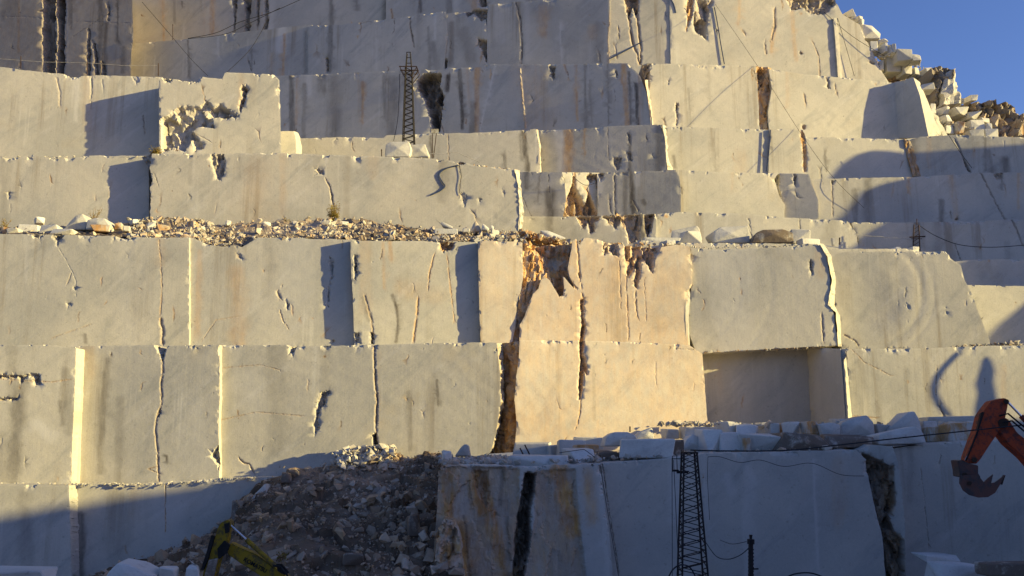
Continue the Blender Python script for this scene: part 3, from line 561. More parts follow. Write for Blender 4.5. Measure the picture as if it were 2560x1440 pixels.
# --- fourth level (left half)
face('fourth level wall at far left with an upright shadow', [(-400, 392), (40, 392), (100, 390), (150, 396), (240, 388), (372, 390), (372, 640), (-400, 640)], (-400, 57.3, 372, 57.7),
     [('frac', [(-5, 384), (30, 384), (45, 396), (10, 398)], .4, (8, 8), 0, .1), ('frac', [(118, 388), (148, 388), (142, 400), (130, 398)], .35, (7, 7), 0, .1), ('frac', [(17, 480), (26, 478), (24, 500), (18, 498)], .15, (5, 7), 0, 0)], rag=1.6)
w = face('long fourth level wall above the rubble shelf', [(348, 388), (380, 384), (560, 384), (640, 382), (760, 384), (980, 392), (1060, 395), (1150, 403), (1190, 414), (1288, 424), (1296, 470), (1301, 520), (1297, 640), (362, 640), (376, 560), (372, 500), (376, 450), (370, 420)], (362, 56.75, 1297, 57.1),
     [('frac', [(525, 386), (560, 386), (564, 410), (558, 440), (545, 452), (534, 430), (526, 400)], .45, (9, 20), .1, .1), ('frac', [(783, 420), (808, 425), (812, 440), (800, 436)], .2, (6, 9), .3, .1), ('crack', [(815, 450), (826, 470), (830, 500)], 2.4, .12, .3, .8), ('crack', [(828, 480), (832, 515)], 3, .15, .3, .8),
      ('frac', [(1150, 482), (1160, 480), (1170, 495), (1162, 520), (1154, 500)], .15, (5, 9), .1, .1), ('frac', [(1255, 470), (1262, 480), (1258, 492)], .15, (5, 6), .1, .2), ('frac', [(1194, 494), (1206, 496), (1200, 506)], .15, (5, 5), .1, .1), ('crack', [(1185, 534), (1190, 545)], 3, .12, .3, .6), ('stain_or_glow', [(480, 520), (480, 400)], 12, .25, 2), ('stain_or_glow', [(640, 440), (645, 540)], 60, .18, 1),
      ('crack', [(1145, 410), (1152, 440), (1148, 490)], 1.3, .03, .2, .5), ('stain_or_glow', [(560, 470), (900, 510)], 50, .12, 2), ('frac', [(1140, 400), (1165, 405), (1160, 412), (1145, 410)], .4, (7, 7), .8, .1), ('frac', [(342, 384), (378, 384), (374, 420), (380, 450), (372, 470), (362, 430), (352, 400)], .5, (9, 16), .1, .3), ('frac', [(362, 470), (376, 480), (374, 540), (366, 560)], .4, (8, 14), .1, .3)], chip=.3)
strip(w, [(1287, 424, 57.05), (1295, 470, 57.05), (1299, 520, 57.05), (1294, 585, 57.05)], [(1299, 428, 57.9), (1303, 480, 57.9), (1310, 530, 57.9), (1303, 590, 57.9)], name='lit_side', rough=.16)
# --- fifth level left
face('fifth level wall at far left below the railing', [(-400, 130), (-60, 150), (0, 167), (100, 180), (160, 185), (180, 192), (240, 188), (404, 192), (404, 440), (-400, 440)], (-400, 61.7, 404, 62.4),
     [('crack', [(228, 190), (229, 230), (226, 262)], 2.8, .12, .1, .7), ('crack', [(142, 195), (150, 230), (150, 265)], 3, .08, .2, .1), ('frac', [(160, 184), (205, 188), (190, 198), (170, 196)], .3, (7, 7), 0, 0), ('crack', [(255, 200), (258, 225)], 2.5, .06, 0, .1), ('crack', [(330, 190), (340, 205)], 3, .1, 0, .3), ('crack', [(358, 290), (362, 335)], 2.6, .1, .1, .7), ('stain_or_glow', [(192, 200), (190, 300)], 8, .5, 2)])
ch = [('frac', [(402, 298), (420, 288), (440, 272), (470, 264), (498, 266), (518, 252), (534, 268), (550, 262), (590, 284), (598, 294), (560, 296), (532, 296), (536, 322), (515, 318), (498, 318), (480, 326), (500, 350), (510, 372), (486, 378), (478, 355), (470, 366), (462, 378), (402, 378)], .95, (32, 30), .06, .02),
      ('frac', [(598, 222), (606, 214), (620, 222), (616, 240), (606, 268), (598, 290), (596, 262), (606, 244)], .7, (9, 12), .2, .3), ('frac', [(404, 196), (430, 198), (425, 208), (410, 204)], .4, (8, 8), 0, .2), ('frac', [(440, 196), (490, 200), (494, 208), (460, 203)], .35, (9, 6), 0, .2), ('crack', [(480, 330), (510, 345), (522, 352)], 1.6, .06, .1, .4), ('crack', [(648, 330), (648, 345)], 1.6, .05, .4, .5)]
face('jutting fifth level block with a big shell shaped break in its face', [(398, 200), (404, 194), (440, 198), (490, 203), (496, 190), (520, 194), (554, 197), (556, 186), (566, 180), (600, 182), (684, 184), (698, 200), (701, 300), (703, 400), (640, 402), (398, 402), (398, 300)], (398, 60.55, 703, 60.9), ch, rag=.7, chip=.3, bx=-6)
w = face('small squared block tucked behind the jutting block corner', [(690, 328), (735, 328), (739, 345), (740, 395), (690, 395)], (690, 64.0, 740, 64.2), [], rag=.6, name='stone_block', cat='block', back=2)
strip(w, [(734, 328, 64.2), (739, 345, 64.2), (740, 390, 64.2)], [(745, 332, 65.6), (751, 345, 65.6), (751, 390, 65.6)], name='lit_side', rough=.05)
# --- fifth level strip, centre
w = face('low strip wall behind the lattice mast', [(680, 348), (745, 346), (880, 342), (958, 345), (965, 338), (1060, 334), (1180, 332), (1310, 325), (1340, 322), (1349, 370), (1350, 460), (680, 460)], (680, 69.4, 1345, 68.0), [('stain_or_glow', [(1308, 330), (1318, 425)], 9, .8, 0), ('stain_or_glow', [(1300, 335), (1304, 400)], 6, .5, 0), ('crack', [(1120, 335), (1122, 400)], 2, .05, .4, .5), ('stain_or_glow', [(1262, 390), (1264, 420)], 6, .6, 0), ('stain_or_glow', [(1076, 340), (1082, 395)], 5, .7, 0)], marksn=1.6)
strip(w, [(1338, 323, 68.0), (1347, 360, 68.0), (1346, 400, 68.0), (1343, 430, 68.0)], [(1346, 326, 69.0), (1351, 370, 69.0), (1352, 400, 69.0), (1354, 432, 69.0)], name='lit_side', rough=.14, oc=.3)
w = face('dim bench wall in the middle with brown patches low down', [(1340, 326), (1450, 322), (1520, 316), (1610, 312), (1656, 312), (1662, 340), (1666, 400), (1670, 460), (1330, 460)], (1340, 69.3, 1668, 67.0), [('frac', [(1532, 392), (1556, 394), (1552, 420), (1542, 428), (1534, 410)], .2, (8, 10), .2, .85), ('frac', [(1566, 330), (1576, 335), (1578, 362), (1570, 350)], .2, (7, 9), .2, .8), ('frac', [(1564, 376), (1578, 380), (1582, 405), (1570, 400)], .2, (7, 9), .2, .8), ('stain_or_glow', [(1574, 340), (1576, 440)], 7, .6, 0), ('frac', [(1630, 382), (1636, 395), (1632, 400)], .15, (6, 8), .2, .9), ('crack', [(1520, 320), (1522, 400)], 1.5, .04, .2, .6), ('crack', [(1616, 340), (1618, 350)], 2, .05, .2, .8)], tone=.95, marksn=1.5)
strip(w, [(1652, 312, 67.05), (1662, 345, 67.05), (1664, 390, 67.05), (1669, 425, 67.05)], [(1664, 314, 69.2), (1669, 345, 69.2), (1669, 390, 69.2), (1684, 426, 69.2)], name='lit_side', rough=.12)
face('clean lit bench wall right of the middle', [(1664, 316), (1800, 320), (1928, 324), (1930, 455), (1670, 455)], (1664, 68.8, 1930, 69.5), [('stain_or_glow', [(1684, 390), (1690, 420)], 6, .5, 0), ('stain_or_glow', [(1785, 330), (1790, 430)], 3, .3, 0)], tone=1.0)
face('bench wall with an ochre seam and a shadow creeping over it', [(1924, 322), (2008, 324), (2014, 342), (2148, 345), (2260, 348), (2290, 345), (2290, 470), (1920, 470)], (1924, 69.3, 2290, 70.3), [('frac', [(2000, 318), (2010, 322), (2018, 372), (2018, 432), (2008, 432), (2007, 380), (2002, 345)], .22, (8, 18), 1.2, .0), ('stain_or_glow', [(2062, 380), (2066, 430)], 3, .6, 0), ('crack', [(2050, 425), (2052, 440)], 3, .08, .1, .9)], tone=1.0)
face('shaded sloping bench wall with a rusty vertical band', [(2275, 352), (2300, 342), (2400, 336), (2500, 342), (3250, 350), (3250, 480), (2290, 480)], (2275, 70.2, 2800, 68.5), [('crack', [(2385, 345), (2425, 430)], 3, .12, .1, .7), ('frac', [(2405, 395), (2416, 405), (2430, 430), (2420, 430)], .3, (7, 9), .2, .8), ('stain_or_glow', [(2470, 380), (2480, 440)], 10, .4, 0)], tone=.961)
face('rust stained stripe of rough stone between shaded bench walls', [(2262, 346), (2278, 352), (2290, 390), (2304, 440), (2284, 440), (2270, 390)], (2262, 70.0, 2304, 70.0), [], allfrac=(.15, 9, 20, .9, .5), rag=.5, back=2, name='rust_band', cat='seam')
# --- fourth level, right half
face('dim wall bay with dark smears beside the lit corner', [(1296, 430), (1405, 430), (1412, 460), (1415, 500), (1404, 560), (1296, 560)], (1296, 66.8, 1412, 66.0), [('stain_or_glow', [(1375, 480), (1378, 540)], 16, .8, 0), ('crack', [(1372, 435), (1373, 480)], 1.5, .05, .1, .9), ('crack', [(1300, 480), (1330, 545)], 1.5, .04, .1, .7)], tone=.965)
face('splintered patch of wall with long orange spikes of rock', [(1400, 430), (1500, 432), (1500, 560), (1396, 560), (1412, 500)], (1400, 66.2, 1500, 67.0), [('frac', [(1428, 470), (1432, 440), (1437, 440), (1438, 470), (1452, 490), (1462, 510), (1470, 480), (1480, 495), (1488, 520), (1494, 540), (1402, 542), (1412, 505)], .9, (11, 34), .75, .3), ('crack', [(1438, 432), (1437, 470), (1432, 500), (1430, 540)], 3.4, .25, .9, .3), ('frac', [(1466, 434), (1500, 434), (1500, 470), (1492, 470), (1488, 450), (1478, 458), (1466, 448)], .5, (9, 12), .5, .4), ('crack', [(1466, 475), (1474, 490), (1484, 515), (1492, 535)], 3, .25, .9, .3), ('crack', [(1498, 440), (1499, 500), (1496, 540)], 3, .3, .8, .2), ('crack', [(1430, 468), (1418, 500), (1405, 535)], 3, .3, .9, .3)], tone=1.03)
face('dim grey wall between the orange spikes and the lit right part', [(1494, 432), (1600, 428), (1688, 424), (1697, 440), (1702, 470), (1702, 560), (1494, 560)], (1494, 66.6, 1702, 65.4), [('stain_or_glow', [(1577, 432), (1580, 500), (1588, 540)], 10, .9, 0), ('crack', [(1536, 440), (1537, 480), (1539, 540)], 3, .12, .1, .9), ('crack', [(1524, 500), (1526, 530)], 3.4, .12, .1, .9), ('crack', [(1582, 500), (1596, 525)], 2.6, .1, .2, .8), ('stain_or_glow', [(1608, 502), (1612, 510)], 8, .7, 0), ('frac', [(1494, 430), (1514, 432), (1508, 446), (1498, 450)], .4, (8, 8), .3, .5)], tone=.94)
face('smooth lit wall right of the dim wall with a chipped right rim', [(1690, 424), (1800, 430), (1948, 433), (1940, 440), (1938, 450), (1948, 490), (1962, 512), (1960, 560), (1700, 560), (1703, 470)], (1690, 66.5, 1960, 67.2), [], tone=1.02)
face('grey wall strip with dark notches between two lit walls', [(1940, 433), (2022, 435), (2030, 460), (2045, 500), (2048, 570), (1950, 570)], (1940, 67.5, 2048, 66.9), [('frac', [(1984, 434), (1994, 440), (1990, 460), (1984, 462)], .4, (8, 12), .3, .4), ('frac', [(1990, 475), (1996, 495), (1992, 498)], .3, (6, 9), .2, .7), ('frac', [(1938, 436), (1950, 434), (1948, 470), (1958, 505), (1946, 500), (1938, 470)], .35, (9, 14), .0, 0)], tone=.97)
face('far right wall half covered by the ridge shadow', [(2026, 447), (2180, 444), (2290, 442), (2450, 432), (3250, 424), (3250, 580), (2046, 580)], (2026, 67.1, 2800, 67.3), [('crack', [(2080, 450), (2082, 535)], 2, .06, .3, .6), ('frac', [(2075, 450), (2086, 450), (2082, 465)], .3, (6, 7), .2, .6), ('stain_or_glow', [(2376, 440), (2390, 545)], 12, .35, 1), ('frac', [(2392, 540), (2398, 540), (2396, 550), (2386, 550)], .3, (6, 6), .8, .6), ('crack', [(2452, 432), (2480, 490), (2510, 545)], 3, .12, .1, .8), ('frac', [(2478, 430), (2508, 430), (2508, 450), (2490, 450)], .2, (8, 8), .2, .6)], tone=.96)
# --- low band between
face('low dim band of wall crossed by brown splintered seams', [(1296, 540), (1420, 542), (1640, 534), (1640, 640), (1296, 640)], (1296, 62.0, 1640, 61.2), [('frac', [(1436, 540), (1500, 542), (1498, 552), (1488, 556), (1486, 580), (1472, 586), (1470, 560), (1460, 574), (1448, 560)], .4, (10, 20), .7, .25), ('frac', [(1500, 540), (1600, 534), (1598, 610), (1570, 610), (1566, 580), (1552, 556), (1540, 575), (1520, 556)], .5, (12, 24), .5, .3), ('stain_or_glow', [(1374, 545), (1376, 600)], 14, .6, 0), ('stain_or_glow', [(1604, 540), (1610, 600)], 12, .9, 0), ('frac', [(1608, 536), (1640, 534), (1626, 580), (1618, 600), (1612, 570)], .6, (9, 20), .6, .5)], tone=.95)
face('low lit wall behind the loose blocks of the right shelf', [(1624, 560), (1645, 534), (1700, 530), (1860, 534), (1960, 543), (2118, 552), (2140, 580), (2150, 650), (1624, 650)], (1630, 61.6, 2150, 62.4), [('stain_or_glow', [(1664, 540), (1666, 541)], 6, 1, 1), ('crack', [(1872, 548), (1880, 600)], 2.4, .1, 0, .8), ('crack', [(1998, 548), (2000, 575)], 2.4, .06, 0, .8)], tone=1.0)
face('low shaded wall under the far right walls', [(2118, 556), (2250, 556), (2450, 552), (2600, 545), (3250, 540), (3250, 680), (2150, 680)], (2118, 62.6, 2800, 63.0), [('frac', [(2110, 550), (2128, 552), (2140, 590), (2150, 612), (2140, 612), (2128, 580)], .5, (8, 12), .4, .5), ('stain_or_glow', [(2290, 560), (2292, 620)], 12, .7, 0), ('crack', [(2530, 548), (2556, 610)], 3.4, .15, .1, .8), ('crack', [(2388, 612), (2400, 645)], 2, .08, .1, .8)], tone=.94)
# --- sixth level
h1 = [('stain_or_glow', [(1150, 175), (1156, 320)], 7, .8, 0), ('stain_or_glow', [(1440, 165), (1444, 300)], 5, .8, 1), ('stain_or_glow', [(1560, 165), (1568, 320)], 9, .9, 1), ('stain_or_glow', [(1590, 210), (1596, 330)], 6, .9, 0), ('stain_or_glow', [(960, 190), (964, 300)], 6, .4, 0), ('frac', [(1042, 200), (1060, 184), (1090, 182), (1106, 186), (1100, 215), (1112, 240), (1106, 262), (1104, 290), (1102, 330), (1078, 332), (1076, 295), (1060, 250), (1044, 222)], 1.5, (14, 30), .2, .9), ('stain_or_glow', [(835, 200), (838, 340)], 26, .4, 0), ('stain_or_glow', [(1120, 190), (1118, 225)], 8, .9, 0), ('crack', [(1300, 175), (1306, 240), (1314, 320)], 2.2, -.12, .7, 0), ('frac', [(1370, 165), (1390, 165), (1388, 195), (1382, 200), (1376, 180)], .35, (7, 10), .2, .8), ('frac', [(1538, 170), (1544, 178), (1546, 192), (1540, 198)], .3, (6, 10), .3, .8), ('stain_or_glow', [(1185, 260), (1180, 330)], 10, .5, 0),
      ('stain_or_glow', [(1320, 200), (1350, 300)], 60, .25, 1), ('stain_or_glow', [(1574, 180), (1578, 310)], 4, .7, 0), ('crack', [(1100, 300), (1112, 340)], 2, .06, .3, .8), ('stain_or_glow', [(1238, 165), (1200, 325)], 3, .6, 2), ('stain_or_glow', [(1475, 200), (1480, 310)], 4, .4, 0), ('stain_or_glow', [(1518, 160), (1522, 310)], 3, .5, 0)]
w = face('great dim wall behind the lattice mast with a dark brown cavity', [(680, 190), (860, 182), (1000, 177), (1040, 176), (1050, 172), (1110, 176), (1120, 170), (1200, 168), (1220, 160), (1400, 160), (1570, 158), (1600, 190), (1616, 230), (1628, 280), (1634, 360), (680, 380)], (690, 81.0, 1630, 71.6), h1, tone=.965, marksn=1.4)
strip(w, [(1003, 185, 77.9), (1030, 215, 77.2), (1052, 260, 77.2), (1070, 290, 77.2), (1068, 330, 77.2)], [(1014, 188, 78.1), (1044, 220, 77.9), (1066, 262, 77.9), (1080, 300, 77.9), (1080, 330, 77.9)], name='lit_rim', rough=.2, oc=.5)
w = face('lit upper wall right of the dark wedge shaped break', [(1606, 158), (1700, 160), (1890, 165), (1896, 250), (1900, 345), (1628, 345), (1624, 240), (1616, 200)], (1606, 72.6, 1900, 73.4), [('frac', [(1590, 158), (1626, 160), (1624, 230), (1616, 215), (1600, 190)], .6, (9, 14), .4, .6), ('frac', [(1670, 198), (1674, 200), (1673, 216), (1669, 214)], .3, (5, 9), .4, .7), ('frac', [(1688, 256), (1696, 256), (1694, 314), (1690, 314)], .35, (6, 14), .5, .6), ('stain_or_glow', [(1720, 220), (1728, 320)], 4, .35, 0), ('crack', [(1660, 300), (1664, 314)], 2.5, .1, .3, .8)], tone=1.0)
strip(w, [(1612, 200, 71.6), (1622, 260, 71.6), (1628, 312, 71.6)], [(1620, 200, 72.8), (1628, 260, 72.8), (1634, 312, 72.8)], name='lit_side', rough=.12, oc=.4)
face('jagged orange gash standing between two lit upper walls', [(1886, 162), (1930, 168), (1930, 345), (1888, 345)], (1886, 73.5, 1930, 73.75), [('frac', [(1896, 172), (1920, 174), (1912, 215), (1898, 230)], .8, (8, 14), .0, .2)], allfrac=(.3, 9, 24, 1.2, .0), rag=.8, name='gully', cat='gully', back=3)
face('lit upper wall ending in a long cast shadow at its right', [(1922, 172), (2000, 184), (2110, 194), (2240, 208), (2262, 212), (2262, 360), (1926, 360), (1920, 280), (1930, 220)], (1922, 73.4, 2262, 75.0), [('frac', [(2063, 190), (2070, 194), (2076, 224), (2070, 224)], .4, (6, 12), .3, .8), ('crack', [(2088, 215), (2092, 232)], 2.5, .1, .3, .7), ('crack', [(2010, 236), (2014, 262)], 3, .1, .4, .8), ('frac', [(2008, 310), (2016, 312), (2014, 326), (2004, 322)], .3, (6, 7), .8, .5)], tone=1.0)
face('shaded left cheek of the leaning upper block', [(2228, 207), (2262, 200), (2283, 192), (2300, 240), (2322, 345), (2232, 345)], (2232, 75.1, 2300, 73.3), [('crack', [(2170, 238), (2176, 252)], 2, .06, .3, .8)], rag=.5)
face('leaning upper block whose narrow front catches the sun', [(2281, 192), (2300, 205), (2322, 260), (2356, 345), (2314, 345), (2296, 262)], (2281, 73.6, 2356, 75.6), [], rag=.5, marksn=.2)
face('pointed slab leaning beside the upper block', [(2330, 280), (2346, 290), (2372, 345), (2348, 345)], (2330, 75.4, 2372, 76.2), [], rag=.5, marksn=0, name='stone_slab', cat='slab', back=2)
# --- seventh level
face('seventh level wall, left part, in bluish shade', [(318, 110), (460, 98), (620, 78), (770, 62), (780, 62), (780, 260), (318, 260)], (318, 95.6, 780, 89.9), [('stain_or_glow', [(470, 100), (471, 190)], 3.5, .8, 0), ('crack', [(620, 150), (628, 175)], 3, .15, .1, .9), ('stain_or_glow', [(762, 80), (764, 180)], 6, .35, 0)], tone=.965)
face('seventh level wall in the centre with dark drips', [(770, 64), (860, 62), (880, 58), (1000, 44), (1113, 28), (1117, 40), (1119, 90), (1112, 150), (1112, 210), (770, 230)], (770, 89.8, 1115, 85.3), [('stain_or_glow', [(826, 66), (824, 180)], 8, .6, 0), ('frac', [(814, 145), (822, 145), (820, 180), (814, 180)], .4, (6, 9), .1, .9), ('crack', [(1022, 0), (1026, 60), (1028, 80), (1036, 118)], 3, .15, .1, .95), ('crack', [(985, 20), (986, 78)], 1.8, .05, .1, .8), ('stain_or_glow', [(1080, 110), (1090, 170)], 12, .3, 0), ('crack', [(930, 50), (900, 58)], 3, .1, .1, .7)], tone=.96, marksn=1.6)
face('seventh level wall with brown patches near its right edge', [(1110, 60), (1118, 34), (1160, 28), (1224, 14), (1226, 200), (1105, 200)], (1110, 85.45, 1226, 84.0), [('frac', [(1162, 22), (1230, 22), (1232, 70), (1218, 78), (1214, 50), (1200, 52), (1186, 34), (1166, 44)], .5, (12, 16), .15, .85), ('frac', [(1192, 96), (1222, 98), (1220, 160), (1208, 140), (1196, 110)], .5, (9, 14), .3, .7), ('frac', [(1108, 144), (1120, 146), (1118, 170), (1108, 170)], .4, (6, 9), .1, .9), ('stain_or_glow', [(1130, 60), (1128, 160)], 10, .5, 0), ('stain_or_glow', [(1160, 80), (1180, 150)], 20, .35, 0)], tone=.94, marksn=2)
face('dark blue grey seventh level wall with one black seam', [(1218, 12), (1290, 4), (1524, -10), (1524, 60), (1520, 100), (1528, 210), (1218, 210)], (1218, 84.1, 1528, 80.75), [('crack', [(1290, 6), (1302, 50), (1306, 110), (1303, 158)], 3.2, .2, .1, .95), ('stain_or_glow', [(1400, 60), (1404, 160)], 2.5, .6, 2), ('stain_or_glow', [(1480, 70), (1482, 90)], 14, .35, 1), ('crack', [(1498, 130), (1500, 150)], 2.5, .1, .1, .8)], tone=.92)
face('seventh level wall panel torn by two orange black cracks', [(1516, -60), (1680, -60), (1680, 210), (1526, 210), (1519, 100), (1522, 50)], (1516, 80.95, 1680, 80.5), [('frac', [(1555, -10), (1600, -10), (1596, 30), (1590, 45), (1582, 20), (1574, 50), (1568, 40), (1562, 10)], .7, (10, 18), .6, .6), ('crack', [(1573, 45), (1576, 80), (1582, 110), (1592, 135), (1600, 160)], 3.4, .3, .6, .8), ('crack', [(1592, 30), (1595, 60), (1598, 90), (1602, 120), (1602, 158)], 3.2, .3, .6, .8), ('frac', [(1518, 45), (1524, 60), (1520, 70)], .2, (5, 7), .4, .7), ('crack', [(1546, 70), (1548, 95)], 2.4, .1, .3, .8), ('crack', [(1538, 115), (1542, 145)], 2.4, .08, .3, .7)], tone=.97)
i4 = [('stain_or_glow', [(1850, -10), (1846, 60)], 6, .5, 1), ('stain_or_glow', [(1980, 30), (1990, 150)], 7, .5, 1), ('frac', [(1716, -10), (1734, -10), (1734, 30), (1724, 60), (1716, 85)], .35, (8, 24), 1.3, .0), ('frac', [(1738, -2), (1786, 2), (1776, 25), (1768, 60), (1764, 100), (1756, 90), (1740, 78), (1734, 60)], 1.5, (26, 50), .2, .1), ('crack', [(1936, 24), (1938, 60), (1930, 100)], 3.4, .15, .5, .7), ('stain_or_glow', [(1936, 60), (1928, 130)], 7, .6, 1), ('frac', [(2152, 60), (2162, 62), (2172, 100), (2166, 106)], .5, (8, 14), .4, .7), ('frac', [(2000, 126), (2008, 134), (1998, 138)], .3, (6, 6), .5, .6),
      ('crack', [(2030, 100), (2046, 140), (2050, 190)], 2.2, .08, .4, .6), ('frac', [(1960, -10), (2090, -10), (2090, 12), (2060, 38), (2030, 36), (2010, 20), (1980, 28)], .8, (15, 18), .25, .35), ('crack', [(1912, 110), (1916, 135)], 2.5, .1, .4, .7), ('frac', [(2170, 154), (2190, 156), (2188, 164), (2172, 160)], .3, (6, 6), .4, .6), ('frac', [(1780, 68), (1796, 72), (1792, 80)], .3, (7, 5), .2, .8), ('crack', [(1855, 75), (1864, 85)], 3, .1, .4, .7)]
face('great sunlit triangular wall under the skyline', [(1672, -60), (2082, -60), (2090, 5), (2106, 36), (2150, 62), (2176, 120), (2200, 170), (2226, 212), (2226, 250), (1678, 250), (1676, 100)], (1672, 80.4, 2226, 81.8), i4, tone=1.03)
w = face('short buttress on the sunlit wall casting an upright shadow', [(2084, 46), (2094, 44), (2098, 100), (2106, 200), (2104, 204), (2096, 204)], (2084, 81.15, 2106, 81.4), [], rag=.4, back=2, marksn=0, name='stone_rib', cat='rib')
# --- eighth level and the brown wall in the corner
face('topmost dim wall at centre with black curved gashes', [(318, -120), (980, -120), (980, 90), (318, 160)], (318, 102, 980, 92.9), [('frac', [(580, -5), (592, -5), (592, 30), (590, 60), (588, 92), (578, 92), (584, 50)], .5, (8, 26), .1, .95), ('frac', [(608, -5), (632, -5), (624, 40), (626, 92), (608, 92), (612, 40)], .9, (10, 30), .05, 1.0), ('frac', [(640, -5), (650, -5), (648, 60), (642, 84)], .5, (8, 20), .2, .9), ('frac', [(660, -5), (668, -5), (674, 30), (668, 80), (656, 84), (662, 40)], .5, (8, 24), .1, .95), ('stain_or_glow', [(625, 0), (625, 90)], 40, .4, 0), ('stain_or_glow', [(826, 0), (828, 70)], 9, .6, 0), ('stain_or_glow', [(345, -10), (345, 90)], 8, .2, 2), ('stain_or_glow', [(455, 0), (456, 20)], 3, .8, 0)], tone=.961)
face('topmost dim wall right of the black gashes', [(965, -120), (1530, -120), (1530, 60), (965, 80)], (965, 92.4, 1530, 84.9), [('stain_or_glow', [(1050, 0), (1052, 30)], 6, .7, 0), ('frac', [(1196, -10), (1216, -10), (1216, 20), (1200, 16)], .6, (9, 14), .2, .9), ('stain_or_glow', [(1120, 0), (1124, 30)], 10, .5, 0)], tone=.96, marksn=2)
k1 = [('frac', [(106, -10), (140, -10), (138, 60), (140, 120), (136, 195), (106, 195), (106, 100)], 1.2, (14, 60), .15, .65), ('frac', [(140, -10), (164, -10), (162, 60), (160, 195), (140, 195), (146, 80)], 2.2, (12, 60), .0, 1.0), ('frac', [(220, 70), (227, 72), (226, 190), (216, 190)], .5, (7, 24), .2, .95), ('frac', [(232, 100), (240, 110), (248, 190), (238, 190)], .5, (7, 24), .2, .95), ('stain_or_glow', [(265, 60), (262, 190)], 8, .6, 0), ('frac', [(270, 10), (276, 12), (274, 52), (270, 50)], .4, (6, 12), .1, 1), ('stain_or_glow', [(294, 0), (295, 100)], 3, .9, 0), ('stain_or_glow', [(175, 0), (174, 60)], 8, .5, 0), ('stain_or_glow', [(20, 0), (25, 40)], 30, .4, 0),
      ('frac', [(48, 150), (54, 152), (52, 176), (48, 174)], .3, (6, 9), .1, .9), ('frac', [(254, 150), (262, 160), (268, 195), (254, 195)], .5, (7, 14), .1, .95), ('stain_or_glow', [(310, 120), (308, 180)], 8, .5, 0), ('crack', [(-20, 42), (60, 42), (106, 46)], 1.4, .06, .1, .5), ('crack', [(168, 52), (200, 54), (326, 58)], 1.4, .05, .1, .5), ('stain_or_glow', [(60, 0), (70, 180)], 60, .2, 0), ('crack', [(168, 100), (260, 40), (300, 20)], 1.3, .03, .1, .7)]
face('brownish wall in the top left corner with black rifts', [(-400, -120), (330, -120), (331, 20), (333, 96), (328, 130), (326, 240), (-400, 240)], (-400, 101, 330, 91.5), k1 + [('stain_or_glow', [(-300, 80), (330, 80)], 260, .30, 1), ('stain_or_glow', [(0, 80), (330, 80)], 200, .10, 0)], bx=-9, tone=.80, marksn=1.5, rag=.6)
# --- slope of blocks against the sky
face('earthy slope of broken rock under the skyline blocks', [(2088, -20), (2104, 30), (2125, 50), (2160, 78), (2200, 120), (2260, 158), (2300, 176), (2345, 190), (2400, 215), (2412, 248), (2470, 262), (2540, 290), (2600, 320), (3250, 400), (3250, 520), (2300, 480), (2170, 240)], (2088, 84.5, 2800, 80.0), [], mat=M['debris'], allfrac=(2.0, 24, 20, .5, .5), batter=.45, name='rocky_slope', cat=None, kind='structure', back=30, rag=2.5)
# --- nearest shaded benches, right
l1 = [('stain_or_glow', [(1300, 1100), (1300, 1500)], 330, .12, 2), ('frac', [(1092, 1162), (1300, 1168), (1302, 1460), (1080, 1460)], .22, (44, 80), .6, .15, 6.0), ('frac', [(1312, 1180), (1340, 1182), (1338, 1230), (1326, 1290), (1330, 1340), (1310, 1460), (1280, 1460), (1288, 1330), (1300, 1250)], 1.0, (16, 40), .35, .85), ('frac', [(1338, 1175), (1440, 1170), (1450, 1300), (1470, 1460), (1310, 1460), (1334, 1300)], .2, (40, 90), .5, .1, 6.0), ('stain_or_glow', [(1195, 1200), (1205, 1270)], 34, 1.5, 1), ('stain_or_glow', [(1395, 1180), (1430, 1330)], 32, 1.4, 1), ('stain_or_glow', [(1125, 1185), (1118, 1300)], 26, 1.3, 1), ('stain_or_glow', [(1150, 1320), (1150, 1440)], 44, 1.3, 1), ('stain_or_glow', [(1230, 1290), (1250, 1440)], 28, 1.2, 1), ('stain_or_glow', [(1260, 1180), (1250, 1260)], 9, .5, 0), ('stain_or_glow', [(1160, 1290), (1175, 1430)], 5, .7, 0), ('stain_or_glow', [(1468, 1180), (1480, 1300)], 18, .7, 1), ('stain_or_glow', [(1170, 1200), (1185, 1300)], 10, .7, 1), ('stain_or_glow', [(1285, 1200), (1270, 1330)], 8, .6, 1), ('stain_or_glow', [(1360, 1240), (1380, 1440)], 9, .6, 1), ('stain_or_glow', [(1440, 1300), (1450, 1440)], 10, .5, 1),
      ('frac', [(1180, 1172), (1222, 1180), (1226, 1250), (1216, 1272), (1190, 1240)], .35, (20, 40), 1.0, .0), ('stain_or_glow', [(1500, 1170), (1520, 1440)], 10, .35, 2)]  # last pale streak paints the bluish highlight along the right edge
w = face('rough orange stained rock buttress in the foreground shade', [(1096, 1172), (1110, 1164), (1200, 1162), (1330, 1166), (1500, 1158), (1508, 1230), (1524, 1340), (1548, 1640), (1070, 1640), (1086, 1360), (1094, 1250)], (1090, 37.0, 1520, 37.6), l1, tone=1.0, chip=.4, rag=1.8)
face('lump of broken rock leaning on the buttress foot', [(1094, 1330), (1112, 1296), (1136, 1302), (1150, 1340), (1160, 1440), (1170, 1640), (1050, 1640), (1084, 1440)], (1060, 36.0, 1170, 36.2), [], allfrac=(.5, 20, 40, .7, .0), rag=1.5, back=2.5, name='rock_lump', cat='rock')
